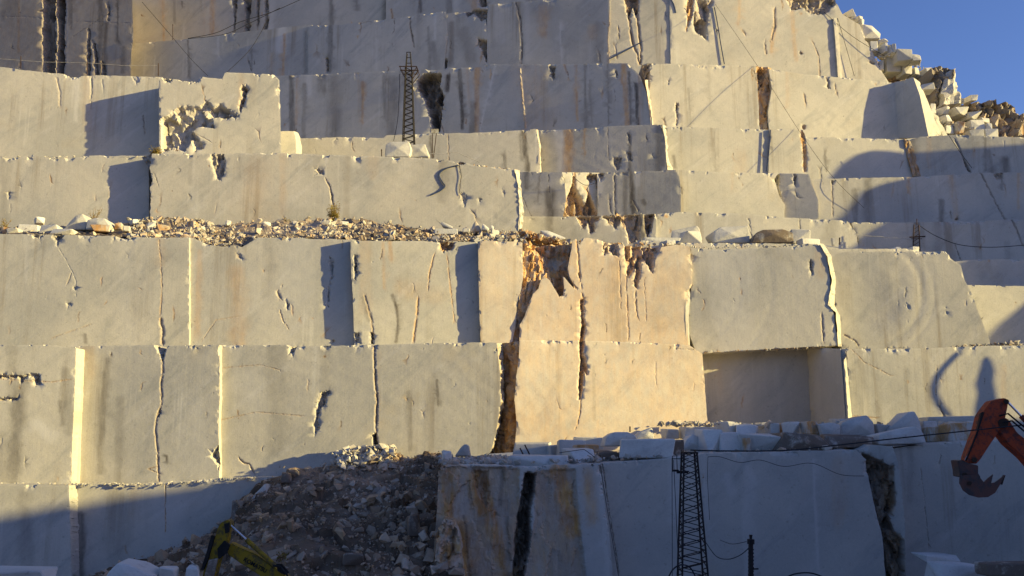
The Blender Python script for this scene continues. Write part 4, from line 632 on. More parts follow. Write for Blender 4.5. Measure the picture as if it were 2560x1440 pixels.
face('large blue shaded foreground wall behind the tall dark lattice mast', [(1496, 1158), (1600, 1152), (1676, 1146), (1700, 1142), (1760, 1134), (1950, 1130), (2140, 1124), (2166, 1150), (2172, 1200), (2190, 1280), (2206, 1340), (2230, 1640), (1530, 1640)], (1496, 38.4, 2220, 38.9), [('stain_or_glow', [(2032, 1150), (2046, 1440)], 5, .4, 2), ('stain_or_glow', [(1820, 1190), (1830, 1230)], 14, .35, 2), ('stain_or_glow', [(1870, 1170), (1885, 1210)], 12, .35, 2), ('crack', [(1506, 1160), (1520, 1260), (1548, 1440)], 2, .1, .1, .7)], marksn=.25, tone=.95)
face('broken dirty pillar with a dark cleft down its left side', [(2148, 1124), (2180, 1112), (2230, 1116), (2244, 1150), (2256, 1230), (2264, 1330), (2262, 1345), (2272, 1640), (2180, 1640), (2160, 1400), (2150, 1200)], (2148, 39.6, 2270, 39.0), [('frac', [(2150, 1128), (2200, 1150), (2236, 1170), (2240, 1260), (2222, 1290), (2240, 1335), (2262, 1350), (2272, 1640), (2180, 1640), (2200, 1440), (2160, 1240)], 1.1, (22, 60), .4, .35, 6.0), ('stain_or_glow', [(2164, 1190), (2190, 1290), (2215, 1430)], 11, .9, 0), ('stain_or_glow', [(2215, 1180), (2225, 1270)], 18, .8, 1)], tone=.96, marksn=.3)
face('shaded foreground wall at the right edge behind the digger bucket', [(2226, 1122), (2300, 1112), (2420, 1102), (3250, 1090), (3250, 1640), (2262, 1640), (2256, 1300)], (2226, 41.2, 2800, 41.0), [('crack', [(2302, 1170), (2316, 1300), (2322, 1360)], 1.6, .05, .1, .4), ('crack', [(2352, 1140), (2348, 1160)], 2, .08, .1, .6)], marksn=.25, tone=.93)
# ------------------------------------------------------------------ rubble
def loft(name, L, label, mat, kind='structure', n=90, m=50, amp=.5, sc=2.0):
    rows = []
    for l in L:
        l = np.array([P(*q) for q in l]); t = np.linspace(0, 1, len(l)); s = np.linspace(0, 1, n); rows.append(np.stack([np.interp(s, t, l[:, k]) for k in range(3)], -1))
    rows = np.array(rows); t = np.linspace(0, 1, len(rows)); s = np.linspace(0, 1, m)
    G = np.stack([[np.interp(s, t, rows[:, i, k]) for i in range(n)] for k in range(3)], -1)   # n,m,3
    nz = shards(G[..., 0] * 40, G[..., 1] * 40 + G[..., 2] * 30, sc * 22, sc * 18, 3) - .4; nz2 = fbm(G[..., 0] / .8, G[..., 2] / .8 + G[..., 1] / .8, 8) - .5
    G[..., 2] += amp * nz + amp * .5 * nz2; G[..., 1] -= amp * .4 * nz
    v = G.reshape(-1, 3); f = [[i * m + j, i * m + j + 1, (i + 1) * m + j + 1, (i + 1) * m + j] for i in range(n - 1) for j in range(m - 1)]
    o = mesh_obj(name, v, f, M[mat]); recalc(o)
    mk_ = np.zeros((len(v), 4)); mk_[:, 1] = .35 * fbm(v[:, 0] / 2, v[:, 2] / 2, 4); mk_[:, 0] = .75 * np.clip(fbm(v[:, 0] / 2.6, v[:, 2] / 1.6, 14) * 2.2 - .6, 0, 1); mk_[:, 3] = .35
    attrs(o.data, mk_, np.full(len(v), .8)); tag(o, label, None, None, kind); return G
L = [[(230, 1440, 44.5), (400, 1392, 45), (540, 1330, 45.3), (640, 1215, 45.6), (720, 1190, 45.8), (850, 1146, 46.4), (940, 1128, 46.6), (1010, 1140, 46.2), (1120, 1134, 45)],
     [(190, 1475, 40.5), (380, 1428, 41.3), (520, 1380, 41.8), (620, 1300, 42), (740, 1250, 42.4), (860, 1222, 42.8), (950, 1212, 43), (1020, 1214, 42.6), (1120, 1215, 42)],
     [(150, 1560, 36), (350, 1520, 36.5), (520, 1480, 37), (640, 1405, 37.5), (760, 1372, 38), (880, 1350, 38.5), (960, 1345, 38.8), (1030, 1345, 38.6), (1130, 1345, 38.2)],
     [(100, 1760, 31), (350, 1740, 31), (520, 1700, 31.5), (650, 1660, 32), (780, 1620, 32.5), (900, 1600, 33), (980, 1590, 33), (1040, 1590, 33), (1150, 1590, 33)]]
G = loft('rubble_slope', L, 'earthy slope of quarry waste in the lower middle', 'soil', n=150, m=90, amp=.45)
rng = np.random.RandomState(5)
def onG(G, u, v_):
    n, m = G.shape[:2]; return G[np.clip((u * n).astype(int), 0, n - 1), np.clip((v_ * m).astype(int), 0, m - 1)]
u = rng.rand(9000); v_ = rng.rand(9000) ** .9
Cn = onG(G, u, v_) + rng.normal(0, .12, (9000, 3)) * np.array([1, .6, .5]); sz = .03 + .07 * rng.rand(9000) ** 2 + .42 * rng.rand(9000) ** 16
stones('rubble', Cn, sz, 'countless broken stones strewn over the waste slope', seed=3, oc=.3, dk=.3, mat='scree')
u = .62 + .2 * rng.rand(260); v_ = rng.rand(260) * .14
stones('rubble', onG(G, u, v_) + np.stack([rng.normal(0, .2, 260), rng.normal(0, .2, 260), rng.rand(260) * .35], -1), .08 + .3 * rng.rand(260) ** 2, 'pale broken stones heaped on the crest of the waste slope', seed=9, oc=.1, dk=.05, mat='debris')
# shelf over the third level
SH = [[(-60, 572, 55), (120, 566, 55), (280, 566, 55), (330, 556, 55.4), (420, 546, 55.6), (480, 552, 55.6), (560, 566, 55), (640, 556, 55.5), (760, 552, 55.5), (900, 550, 55.5), (980, 562, 55), (1060, 575, 54), (1200, 580, 54), (1310, 582, 54)],
      [(-60, 585, 51.5), (120, 585, 51.5), (280, 588, 51.5), (330, 590, 51.3), (420, 588, 51.3), (480, 594, 51), (560, 602, 50.8), (640, 592, 51), (760, 586, 51.5), (900, 586, 51.5), (980, 590, 51.5), (1060, 596, 51), (1200, 598, 51), (1310, 598, 51)],
      [(-60, 590, 49.9), (120, 590, 49.9), (280, 593, 49.9), (330, 597, 49.9), (420, 597, 49.9), (480, 606, 50), (560, 619, 50), (640, 606, 50), (760, 598, 50.1), (900, 602, 49.9), (980, 603, 49.9), (1060, 606, 50), (1200, 606, 50.1), (1310, 606, 50.1)]]
G2 = loft('shelf_rubble_bed', SH, 'bed of broken stone on the shelf above the third level', 'scree', n=260, m=20, amp=.22, sc=1.0)
wt = (.15 + 1.7 * vn(np.arange(260) / 9.0, np.zeros(260), 4) ** 2) * np.interp(np.linspace(0, 1, 260), [0, .2, .25, .5, .85, 1], [.12, .18, 1.0, 1.5, 1, .9]); ui = rng.choice(260, 4200, p=wt / wt.sum()) / 260.0
Cn = onG(G2, ui, rng.rand(4200)) + rng.normal(0, .07, (4200, 3)) + np.array([0, 0, .03]); stones('rubble', Cn, .035 + .10 * rng.rand(4200) ** 2 + .30 * rng.rand(4200) ** 14, 'countless small stones covering the long shelf', seed=4, oc=.35, dk=.12)
# debris patches on the other ledges
def scatter(boxp, D0, D1, n, s0, s1, label, seed, oc=.3, dk=.2):
    r = np.random.RandomState(seed); a = r.rand(n); line = np.array(boxp, float); xs = line[0, 0] + (line[-1, 0] - line[0, 0]) * a; ys = np.interp(xs, line[:, 0], line[:, 1]); D = D0 + (D1 - D0) * r.rand(n)
    Dm = D0; base = P(xs, ys, np.full(n, Dm)); z = base[:, 2]; C = np.stack([base[:, 0] * D / Dm, D, z + s1 * .3 * r.rand(n)], -1)
    return stones('rubble', C, s0 + (s1 - s0) * r.rand(n) ** 3, label, seed=seed, oc=oc, dk=dk)
scatter([(-20, 1212), (190, 1213), (420, 1212), (560, 1200), (650, 1196)], 45.4, 46.3, 420, .03, .14, 'crumbs of stone along the left ledge above the shaded wall', 11, .1, .1)
scatter([(1100, 1162), (1240, 1160), (1400, 1156), (1500, 1154)], 38, 45, 900, .05, .32, 'loose stones on top of the stained rock buttress', 12, .25, .15)
scatter([(1500, 1150), (1700, 1140), (2100, 1122)], 39.2, 46, 520, .05, .3, 'loose stones among the blocks on the right foreground bench', 13, .3, .3)
scatter([(1310, 588), (1380, 596), (1440, 604), (1600, 610), (1700, 608)], 50.6, 56, 900, .04, .24, 'ochre stone crumbs behind the torn top edge', 14, 1.0, .25)
scatter([(1300, 580), (1400, 600)], 51, 54, 420, .05, .3, 'orange splinters piled beside the lit corner', 15, 1.4, .3)
scatter([(1726, 618), (2050, 612)], 51, 51.6, 130, .03, .15, 'crumbs on the thin sawn ledge', 16, .1, .1)
scatter([(1745, 882), (1900, 874), (2090, 866)], 50.2, 50.6, 160, .03, .13, 'crumbs along the top of the recessed bay', 17, .5, .3)
scatter([(0, 391), (345, 392)], 57.6, 58.4, 150, .03, .17, 'crumbs on the upper left ledge', 18, .1, .1)
scatter([(400, 386), (700, 385), (980, 393), (1150, 404)], 57.2, 58.4, 260, .03, .17, 'crumbs on the ledge under the jutting block', 19, .2, .1)
scatter([(1150, 407), (1200, 416), (1285, 424)], 57.3, 58.2, 120, .06, .26, 'ochre lumps at the end of the long fourth level wall', 20, 1.2, .1)
scatter([(2380, 866), (2480, 862), (2560, 855)], 49, 51, 160, .05, .25, 'scree at the foot of the right border wall', 21, .4, .5)
scatter([(1440, 545), (1640, 538)], 62, 62.8, 200, .05, .28, 'brown crumbs over the dim band of wall', 22, .6, .7)
scatter([(1650, 1060), (1900, 1066), (2300, 1064), (2450, 1060)], 44, 47.8, 300, .08, .35, 'broken stone behind the blocks at the foot of the bright walls', 23, .2, .2)
scatter([(2110, 30), (2180, 85), (2240, 130), (2330, 180)], 83, 86, 300, .1, .4, 'small blocks on the crest below the skyline', 24, .05, .05)
scatter([(2180, 110), (2250, 165), (2330, 205), (2400, 250)], 82.6, 85, 320, .1, .4, 'scree under the skyline blocks', 25, .1, .12)
scatter([(2350, 300), (2430, 320), (2560, 400)], 76, 80, 520, .08, .42, 'scree low on the far right slope', 26, .1, .12)

# loose blocks one by one: (label, box in photograph pixels, depth, thickness, kind, shape, yaw, options)
B_ = boulder
T1 = 'foreground bench'
blocks = [
 ('long squared blue grey block lying on the foreground bench left of the mast', (1546, 1098, 1684, 1144), 39.4, 1.2, 'boulder', 'block', -.10, {}),
 ('low flat slab lying along the top of the stained buttress', (1268, 1138, 1418, 1167), 38.2, 1.6, 'boulder', 'block', -.08, {}),
 ('rounded grey boulder between the low slab and the long squared block', (1416, 1122, 1486, 1158), 39.4, 1.4, 'boulder', 'rock', .3, {}),
 ('small upright stub at the left end of the buttress top', (1104, 1126, 1128, 1166), 39.5, .5, 'boulder', 'rock', .2, {}),
 ('pointed white stone with a sunlit right side above the buttress', (1137, 1109, 1174, 1142), 43, .6, 'boulder', 'rock', .5, dict(poly=[(1137, 1140), (1152, 1118), (1162, 1110), (1172, 1114), (1174, 1140)])),
 ('broad pale slab standing behind the loose stones on the buttress', (1286, 1106, 1374, 1146), 44.5, 1.0, 'boulder', 'block', -.1, {}),
 ('pale squared stone right of the broad slab', (1366, 1112, 1400, 1142), 44.0, .8, 'boulder', 'block', .25, {}),
 ('dim wedge slab under a sunlit chip at the bright wall foot', (1392, 1098, 1462, 1140), 43.0, 1.0, 'boulder', 'block', .15, {}),
 ('flat slab behind with a sunlit upper edge', (1434, 1092, 1512, 1122), 45.5, 1.0, 'boulder', 'block', -.1, {}),
 ('ochre tinted flat stone in front of the wedge slab', (1438, 1112, 1496, 1130), 41.6, .9, 'ochre', 'block', .1, {}),
 ('big rounded lilac grey boulder with a bright facet', (1512, 1078, 1582, 1116), 43.0, 1.4, 'boulder', 'rock', .35, dict(poly=[(1512, 1116), (1516, 1092), (1536, 1080), (1570, 1080), (1590, 1090), (1592, 1104), (1560, 1114)])),
 ('brown earthy block leaning at the left end of the long squared block', (1496, 1124, 1548, 1158), 40.2, 1.2, 'brown', 'rock', .1, {}),
 ('tilted grey slab pointing up right above the long squared block', (1590, 1068, 1640, 1104), 44.6, .9, 'boulder', 'block', .1, dict(poly=[(1588, 1102), (1600, 1080), (1628, 1068), (1634, 1078), (1634, 1104)])),
 ('small squared block against the bright wall below the faint shadow', (1660, 1072, 1698, 1096), 45.6, .8, 'boulder', 'block', .2, {}),
 ('long flat slab resting level against the bright wall right end', (1714, 1064, 1808, 1096), 45.0, 1.3, 'boulder', 'block', -.06, {}),
 ('pointed grey stone right above the mast head', (1706, 1084, 1764, 1128), 41.6, 1.1, 'boulder', 'rock', .3, dict(poly=[(1704, 1126), (1716, 1100), (1732, 1084), (1750, 1096), (1762, 1126)])),
 ('olive stained stump block just left of the mast head', (1678, 1100, 1712, 1140), 40.4, .9, 'brown', 'block', .1, {}),
 ('tall rounded boulder right of the pointed grey stone', (1752, 1072, 1808, 1136), 40.8, 1.3, 'boulder', 'rock', .2, {}),
 ('blue shaded cube leaning with a sunlit diagonal edge', (1796, 1078, 1856, 1130), 40.4, 1.2, 'boulder', 'block', .12, {}),
 ('pair topping stone with lit upper rim behind the blue cube', (1806, 1054, 1866, 1086), 44.0, 1.0, 'boulder', 'rock', .4, {}),
 ('flat pale boulder with sloping top behind the rusty sided block', (1852, 1060, 1910, 1088), 43.4, 1.2, 'boulder', 'rock', -.3, {}),
 ('grey block with a rusty left side on the right foreground bench', (1854, 1084, 1962, 1130), 40.4, 1.5, 'boulder', 'rock', -.12, {}),
 ('rusty stone wedged left of the grey block', (1854, 1092, 1878, 1128), 40.1, .7, 'ochre', 'block', .2, {}),
 ('large dark earthy slab with a slanted right end', (1944, 1078, 2092, 1130), 39.8, 1.6, 'brown', 'rock', .05, dict(poly=[(1944, 1130), (1956, 1100), (1962, 1080), (2000, 1088), (2046, 1088), (2068, 1106), (2090, 1130)])),
 ('narrow grey upright block left of the white bracket shaped stone', (1922, 1056, 1948, 1088), 43.8, .8, 'boulder', 'block', .2, {}),
 ('faintly yellow upright stone behind the dark slab', (1944, 1058, 1972, 1090), 44.2, .8, 'ochre', 'block', .1, {}),
 ('bright white broken stone catching the sun above the dark slab', (1968, 1054, 1998, 1084), 43.0, .7, 'boulder', 'rock', .7, {}),
 ('rust brown cube with a sunlit left rim', (2016, 1052, 2050, 1084), 42.4, .9, 'ochre', 'block', .3, {}),
 ('smooth blue white block tapering downward beside the rusty cube', (2046, 1056, 2104, 1100), 42.0, 1.0, 'boulder', 'block', -.1, dict(poly=[(2046, 1060), (2080, 1056), (2100, 1062), (2102, 1084), (2078, 1112), (2058, 1098)])),
 ('biggest rounded boulder with a bright right rim near the bay corner', (2100, 1038, 2188, 1092), 42.6, 1.6, 'boulder', 'rock', .4, dict(poly=[(2098, 1092), (2104, 1058), (2126, 1048), (2150, 1042), (2168, 1038), (2184, 1056), (2188, 1092)])),
 ('pale stone leaning behind the biggest rounded boulder', (2088, 1046, 2120, 1080), 44.0, .8, 'boulder', 'rock', .3, {}),
 ('dark brown earthy block at the bench edge under the rounded boulder', (2070, 1086, 2194, 1118), 40.2, 1.3, 'brown', 'rock', -.05, {}),
 ('low rough stone between the rounded boulder and the big wedge', (2184, 1060, 2238, 1086), 43.2, 1.0, 'boulder', 'rock', .2, {}),
 ('big blue grey wedge with its peak raised to the right', (2222, 1026, 2312, 1096), 43.0, 1.1, 'boulder', 'block', 0, dict(poly=[(2218, 1074), (2250, 1048), (2272, 1030), (2286, 1028), (2296, 1044), (2304, 1070), (2308, 1096), (2222, 1096)])),
 ('wide low slab in front of the big wedge', (2198, 1068, 2316, 1112), 40.8, 1.2, 'boulder', 'rock', -.1, dict(poly=[(2196, 1112), (2198, 1086), (2240, 1074), (2290, 1066), (2308, 1082), (2316, 1108)])),
 ('pale upright block right of the big wedge', (2308, 1054, 2350, 1104), 43.4, 1.2, 'boulder', 'block', .05, {}),
 ('long level slab behind the ochre boulder near the digger stick', (2322, 1040, 2452, 1074), 45.6, 1.4, 'boulder', 'block', -.14, {}),
 ('small yellow block in front of the long level slab', (2322, 1068, 2366, 1104), 42.6, 1.0, 'ochre', 'block', .1, {}),
 ('rust coloured boulder with a brown face beside the digger stick', (2364, 1054, 2440, 1104), 42.0, 1.2, 'ochre', 'rock', .1, {}),
 ('bright white upright stone left of the digger elbow', (2432, 1050, 2452, 1084), 43.0, .6, 'boulder', 'block', .5, {}),
 # left shelf
 ('largest white boulder on the left part of the shelf', (160, 534, 216, 574), 52.4, 1.1, 'boulder', 'rock', .5, dict(poly=[(158, 574), (176, 552), (190, 538), (206, 534), (216, 550), (214, 574)])),
 ('big boulder with an orange lower half on the shelf', (216, 543, 276, 577), 52.0, 1.1, 'boulder', 'rock', .2, dict(poly=[(214, 574), (218, 550), (240, 544), (262, 546), (276, 566), (272, 577)])),
 ('orange stone plate under the big half orange boulder', (226, 560, 274, 577), 51.6, .5, 'ochre', 'rock', .2, {}),
 ('smooth oval white boulder at the shelf edge', (98, 556, 142, 582), 51.2, .9, 'boulder', 'rock', .1, {}),
 ('flat angular slab leaning right of the oval boulder', (130, 568, 182, 586), 50.8, .8, 'boulder', 'rock', -.1, {}),
 ('small perched stone on the shelf back at left', (78, 540, 106, 556), 54.4, .6, 'boulder', 'rock', .6, {}),
 ('long flat stone behind the oval boulder', (40, 560, 92, 580), 52.4, .7, 'boulder', 'block', .1, {}),
 ('low grey boulder at the left frame edge of the shelf', (12, 568, 44, 584), 51.0, .8, 'boulder', 'rock', .1, {}),
 ('small ochre tinted stone at the very left of the shelf', (2, 564, 16, 582), 51.0, .4, 'ochre', 'rock', .1, {}),
 ('pinkish stone at the foot of the upright shadow', (280, 554, 302, 572), 52.4, .6, 'ochre', 'rock', .3, {}),
 ('arched pale stone right of the pinkish stone', (318, 545, 342, 560), 54.0, .6, 'boulder', 'rock', .7, {}),
 ('little white cube in front of the pinkish stone', (304, 563, 322, 576), 51.6, .45, 'boulder', 'block', .2, {}),
 ('pale stone at the left foot of the long fourth level wall', (360, 552, 384, 570), 53.4, .6, 'boulder', 'rock', .4, {}),
 ('rounded stone half buried where the rubble heap starts', (384, 560, 420, 578), 52.4, .7, 'ochre', 'rock', .4, {}),
 ('slanting plank like stone on the first rubble heap', (460, 546, 492, 574), 53.0, .5, 'ochre', 'rock', -.3, {}),
 ('white stone on the shelf between the two rubble heaps', (558, 548, 576, 562), 54.4, .5, 'boulder', 'rock', .3, {}),
 ('white stone at the left end of the second rubble heap', (652, 552, 674, 566), 54.0, .5, 'boulder', 'rock', .3, {}),
 ('flat white stone right under the dry bush', (796, 549, 826, 560), 53.8, .5, 'boulder', 'rock', .1, {}),
 ('small white stone just right of the dry bush', (852, 552, 870, 561), 53.8, .4, 'boulder', 'rock', .1, {}),
 ('long white slab tilted down to the right on the shelf', (1102, 556, 1132, 574), 53.0, .5, 'boulder', 'block', .2, dict(poly=[(1102, 556), (1108, 555), (1132, 566), (1130, 573), (1104, 564)])),
 ('flat dim slab under the tilted white slab', (1082, 569, 1144, 584), 52.0, .9, 'boulder', 'block', .0, {}),
 ('orange pyramid shaped stone on the shelf', (1174, 551, 1204, 582), 52.4, .6, 'ochre', 'rock', 0, dict(poly=[(1174, 581), (1183, 560), (1189, 551), (1197, 562), (1205, 578)])),
 ('pointed white stone right of the orange pyramid stone', (1204, 558, 1222, 577), 52.2, .5, 'boulder', 'rock', 0, dict(poly=[(1203, 574), (1207, 558), (1222, 570), (1221, 577)])),
 ('tiny upright white stone further right on the shelf', (1226, 560, 1234, 574), 52.4, .3, 'boulder', 'rock', 0, {}),
 ('small white slab left of the orange pyramid stone', (1155, 570, 1174, 579), 52.0, .4, 'boulder', 'block', .1, {}),
 ('pale stone half buried right of the pointed white stone', (1226, 572, 1250, 585), 51.6, .6, 'boulder', 'rock', .1, {}),
 # right shelf of third level
 ('tilted lit slab rising to the right on the right shelf', (1680, 563, 1756, 610), 55.0, 1.2, 'boulder', 'rock', 0, dict(poly=[(1680, 607), (1680, 577), (1742, 564), (1748, 570), (1756, 600), (1740, 607)])),
 ('rough broken stone leaning on the tilted lit slab', (1706, 574, 1754, 608), 53.4, .9, 'boulder', 'rock', .2, {}),
 ('large smooth grey block with a round shadow on it', (1786, 564, 1876, 608), 55.0, 1.4, 'boulder', 'block', -.03, dict(poly=[(1784, 607), (1786, 578), (1800, 568), (1870, 564), (1876, 607)])),
 ('rounded ochre and brown boulder on the right shelf', (1882, 572, 1980, 608), 54.0, 1.8, 'brown', 'rock', .0, dict(poly=[(1880, 607), (1890, 582), (1908, 574), (1960, 573), (1982, 582), (1984, 607)])),
 ('white squared block right of the ochre and brown boulder', (1982, 571, 2030, 608), 54.6, 1.0, 'boulder', 'block', -.02, {}),
 ('dark low block in front of the white squared block', (1998, 594, 2054, 610), 53.4, .9, 'boulder', 'block', .15, {}),
 ('low long slab at the left end of the right shelf', (1604, 592, 1700, 616), 52.6, 1.2, 'boulder', 'block', .06, {}),
 ('wedge of white stone above the splintered funnel', (1352, 574, 1420, 606), 52.0, 1.2, 'boulder', 'rock', .0, dict(poly=[(1350, 576), (1370, 576), (1418, 596), (1378, 606), (1366, 600)])),
 ('pale stone on top of the torn edge', (1660, 596, 1688, 612), 51.6, .6, 'boulder', 'rock', .2, {}),
 ('white crumb block at the end of the thin ledge', (2236, 616, 2252, 628), 52.2, .5, 'boulder', 'block', .2, {}),
 ('squared crumb block last on the thin ledge', (2276, 616, 2300, 630), 52.2, .6, 'boulder', 'block', .2, {}),
 # mast foot
 ('left of two rounded brown boulders at the foot of the lattice mast', (963, 353, 1032, 392), 58.4, 1.2, 'boulder', 'rock', .0, dict(poly=[(963, 392), (965, 362), (975, 355), (1022, 353), (1028, 372), (1024, 392)])),
 ('right of two rounded brown boulders at the foot of the lattice mast', (1026, 358, 1072, 393), 58.8, 1.1, 'boulder', 'rock', .0, dict(poly=[(1026, 393), (1028, 362), (1062, 359), (1068, 376), (1072, 393)])),
 # skyline blocks
 ('topmost rounded pale block on the skyline beside the wall tip', (2106, 22, 2132, 42), 83.5, 2, 'boulder', 'rock', .4, {}),
 ('second pale block down the skyline', (2128, 36, 2152, 58), 83, 2, 'boulder', 'rock', .4, {}),
 ('small upright pale block standing out on the skyline', (2149, 40, 2162, 64), 82.8, 1.2, 'boulder', 'rock', .2, {}),
 ('long sloping pale block on the skyline below the small upright one', (2158, 58, 2202, 96), 82.5, 2.4, 'boulder', 'rock', .1, dict(poly=[(2156, 96), (2158, 60), (2180, 64), (2202, 84), (2200, 96)])),
 ('grey shaded block under the long sloping skyline block', (2180, 98, 2206, 124), 81.5, 1.6, 'boulder', 'block', -.3, {}),
 ('thin upright block first in the row of three', (2206, 102, 2220, 126), 81.4, 1.4, 'boulder', 'block', .3, {}),
 ('thin upright block middle of the row of three', (2220, 106, 2234, 130), 81.3, 1.4, 'boulder', 'block', .3, {}),
 ('grey upright block last in the row of three', (2233, 106, 2246, 130), 81.2, 1.4, 'boulder', 'block', -.2, {}),
 ('small cap stone above the row of three', (2202, 92, 2218, 104), 82, 1, 'boulder', 'rock', .3, {}),
 ('large grey cube with a sharp right corner on the skyline', (2244, 119, 2286, 148), 81, 2.0, 'boulder', 'block', -.12, {}),
 ('leaning slab right of the large grey skyline cube', (2282, 129, 2312, 149), 80.8, 1.6, 'boulder', 'rock', -.2, {}),
 ('largest sunlit block in the middle of the slope', (2216, 136, 2256, 176), 82.4, 1.8, 'boulder', 'block', .08, {}),
 ('grey shaded slab left of the largest sunlit block', (2200, 148, 2220, 172), 82.4, 1.4, 'boulder', 'block', -.3, {}),
 ('sunlit block right of the largest one on the slope', (2254, 156, 2282, 184), 82.4, 1.5, 'boulder', 'block', .12, {}),
 ('smaller sunlit block third in that row of the slope', (2280, 164, 2300, 184), 82.4, 1.4, 'boulder', 'block', .2, {}),
 ('bright block with a shaded flank near the dark outcrop', (2308, 164, 2334, 186), 82.4, 1.4, 'boulder', 'block', .3, {}),
 ('grey boulder under the bright block near the dark outcrop', (2308, 184, 2338, 206), 82.4, 1.4, 'boulder', 'rock', -.1, {}),
 ('flat pale block above the leaning upper block', (2304, 204, 2340, 222), 77.4, 1.4, 'boulder', 'rock', -.1, {}),
 ('small white pointed block beyond the dark outcrop', (2420, 234, 2442, 250), 80.5, 1.2, 'boulder', 'rock', .4, {}),
 ('grey tilted block right of the pointed leaning slab', (2330, 254, 2350, 282), 77, 1.3, 'boulder', 'block', -.3, {}),
 ('white block upper left of the lower cluster', (2354, 262, 2374, 282), 77, 1.2, 'boulder', 'rock', .3, {}),
 ('white block lower left of the lower cluster', (2352, 282, 2376, 304), 76.6, 1.3, 'boulder', 'rock', .3, {}),
 ('long white slab on top of the lower cluster', (2378, 264, 2420, 286), 77, 1.6, 'boulder', 'rock', .2, {}),
 ('white slab stepping down right of the long one', (2412, 274, 2452, 296), 77, 1.6, 'boulder', 'rock', .2, {}),
 ('pale block in the centre of the lower cluster', (2424, 294, 2464, 326), 76.4, 1.5, 'boulder', 'block', .1, {}),
 ('flat white block at the right end of the lower cluster', (2446, 290, 2478, 304), 77, 1.4, 'boulder', 'block', .2, {}),
 ('grey block at the right edge of the lower cluster', (2468, 300, 2486, 326), 76.2, 1.3, 'boulder', 'rock', -.2, {}),
 ('ochre spotted block low in the lower cluster', (2388, 298, 2412, 332), 76, 1.4, 'ochre', 'rock', .3, {}),
 ('grey shaded lump left of the ochre spotted block', (2366, 306, 2392, 332), 76.2, 1.3, 'boulder', 'rock', -.2, {}),
 ('white squared block bottom left of the lower cluster', (2424, 320, 2462, 342), 75.4, 1.3, 'boulder', 'block', .06, {}),
 ('white squared block bottom right of the lower cluster', (2462, 318, 2498, 342), 75.4, 1.3, 'boulder', 'block', .06, {}),
 ('big white slab high in the right border cluster', (2504, 350, 2544, 384), 75, 1.5, 'boulder', 'rock', .2, {}),
 ('white slab at the right border above the shade', (2540, 352, 2580, 400), 75, 1.5, 'boulder', 'rock', .2, {}),
 ('flat stone capping the right border cluster', (2510, 344, 2536, 358), 75.4, 1.2, 'boulder', 'rock', .2, {}),
 ('small squared block under the big white slab at the border', (2524, 384, 2556, 406), 74.6, 1.3, 'boulder', 'block', .1, {}),
 # bottom foreground
 ('flat pale slab in the bottom left corner', (-30, 1424, 108, 1470), 27.5, .8, 'boulder', 'rock', .1, {}),
 ('tilted blue white slab at the bottom edge left of the yellow digger', (256, 1406, 372, 1470), 28.0, 1.2, 'boulder', 'block', .2, dict(poly=[(252, 1460), (276, 1424), (296, 1407), (330, 1414), (378, 1440), (372, 1470)])),
 ('small white stone at the bottom edge beside the tilted slab', (380, 1418, 430, 1460), 28.4, .8, 'boulder', 'rock', .3, {}),
 ('pale stone by the foot of the yellow digger arm', (450, 1418, 492, 1460), 28.6, .7, 'boulder', 'rock', .3, {}),
 ('tall cracked boulder leaning at the upper left of the waste slope', (622, 1208, 668, 1282), 44.2, 1.0, 'boulder', 'rock', .2, dict(poly=[(620, 1270), (632, 1240), (664, 1208), (668, 1240), (664, 1268), (646, 1282)])),
 ('brown rounded boulder at the left edge of the waste slope', (572, 1250, 640, 1316), 43.6, 1.4, 'brown', 'rock', .1, {}),
 ('pale brown stone high on the left shoulder of the waste slope', (698, 1178, 722, 1206), 44.6, .7, 'brown', 'rock', .1, {}),
 ('dim blocky boulder low on the right side of the waste slope', (1012, 1290, 1046, 1340), 38.6, .7, 'brown', 'rock', .2, {}),
 ('flat dim stone near the bottom of the waste slope', (852, 1386, 906, 1414), 36.5, .8, 'brown', 'rock', .1, {}),
 ('flat shaded block at the bottom right corner', (2340, 1408, 2470, 1450), 33.5, .8, 'boulder', 'rock', .1, {}),
 ('dark slab lying in the bottom right corner', (2466, 1412, 2600, 1440), 32.0, .8, 'brown', 'block', .1, {}),
 ('low shaded boulder behind the bottom right block', (2310, 1388, 2400, 1404), 37.0, .8, 'boulder', 'rock', .2, {}),
]
for lab, bx, D, dp, kd, shp, yw, opt in blocks: boulder(lab, bx, D, dp, kd, shp, yw, **opt)
# dark outcrop with its pale split face, far right
def outcrop(label, poly, D, dep, frac, mat, tone, nm='rock_outcrop'):
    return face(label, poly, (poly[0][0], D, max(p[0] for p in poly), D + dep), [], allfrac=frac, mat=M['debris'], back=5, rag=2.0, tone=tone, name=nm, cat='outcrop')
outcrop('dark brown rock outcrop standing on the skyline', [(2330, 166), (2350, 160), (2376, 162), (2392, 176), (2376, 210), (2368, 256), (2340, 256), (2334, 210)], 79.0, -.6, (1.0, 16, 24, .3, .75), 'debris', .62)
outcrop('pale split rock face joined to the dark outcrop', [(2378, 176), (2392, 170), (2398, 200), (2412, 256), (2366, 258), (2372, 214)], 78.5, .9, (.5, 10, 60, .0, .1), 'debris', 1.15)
outcrop('rust brown crag on the horizon near the right border', [(2380, 262), (2420, 252), (2470, 244), (2494, 242), (2496, 290), (2470, 290), (2420, 275), (2380, 275)], 82.0, -1., (1.2, 20, 20, .35, .85), 'debris', .6)
outcrop('broken brown crag at the right border', [(2490, 256), (2540, 248), (2552, 262), (2556, 276), (2700, 290), (2700, 400), (2560, 370), (2500, 330), (2488, 290)], 81.5, -1., (1.4, 18, 26, .3, .7), 'debris', .65)
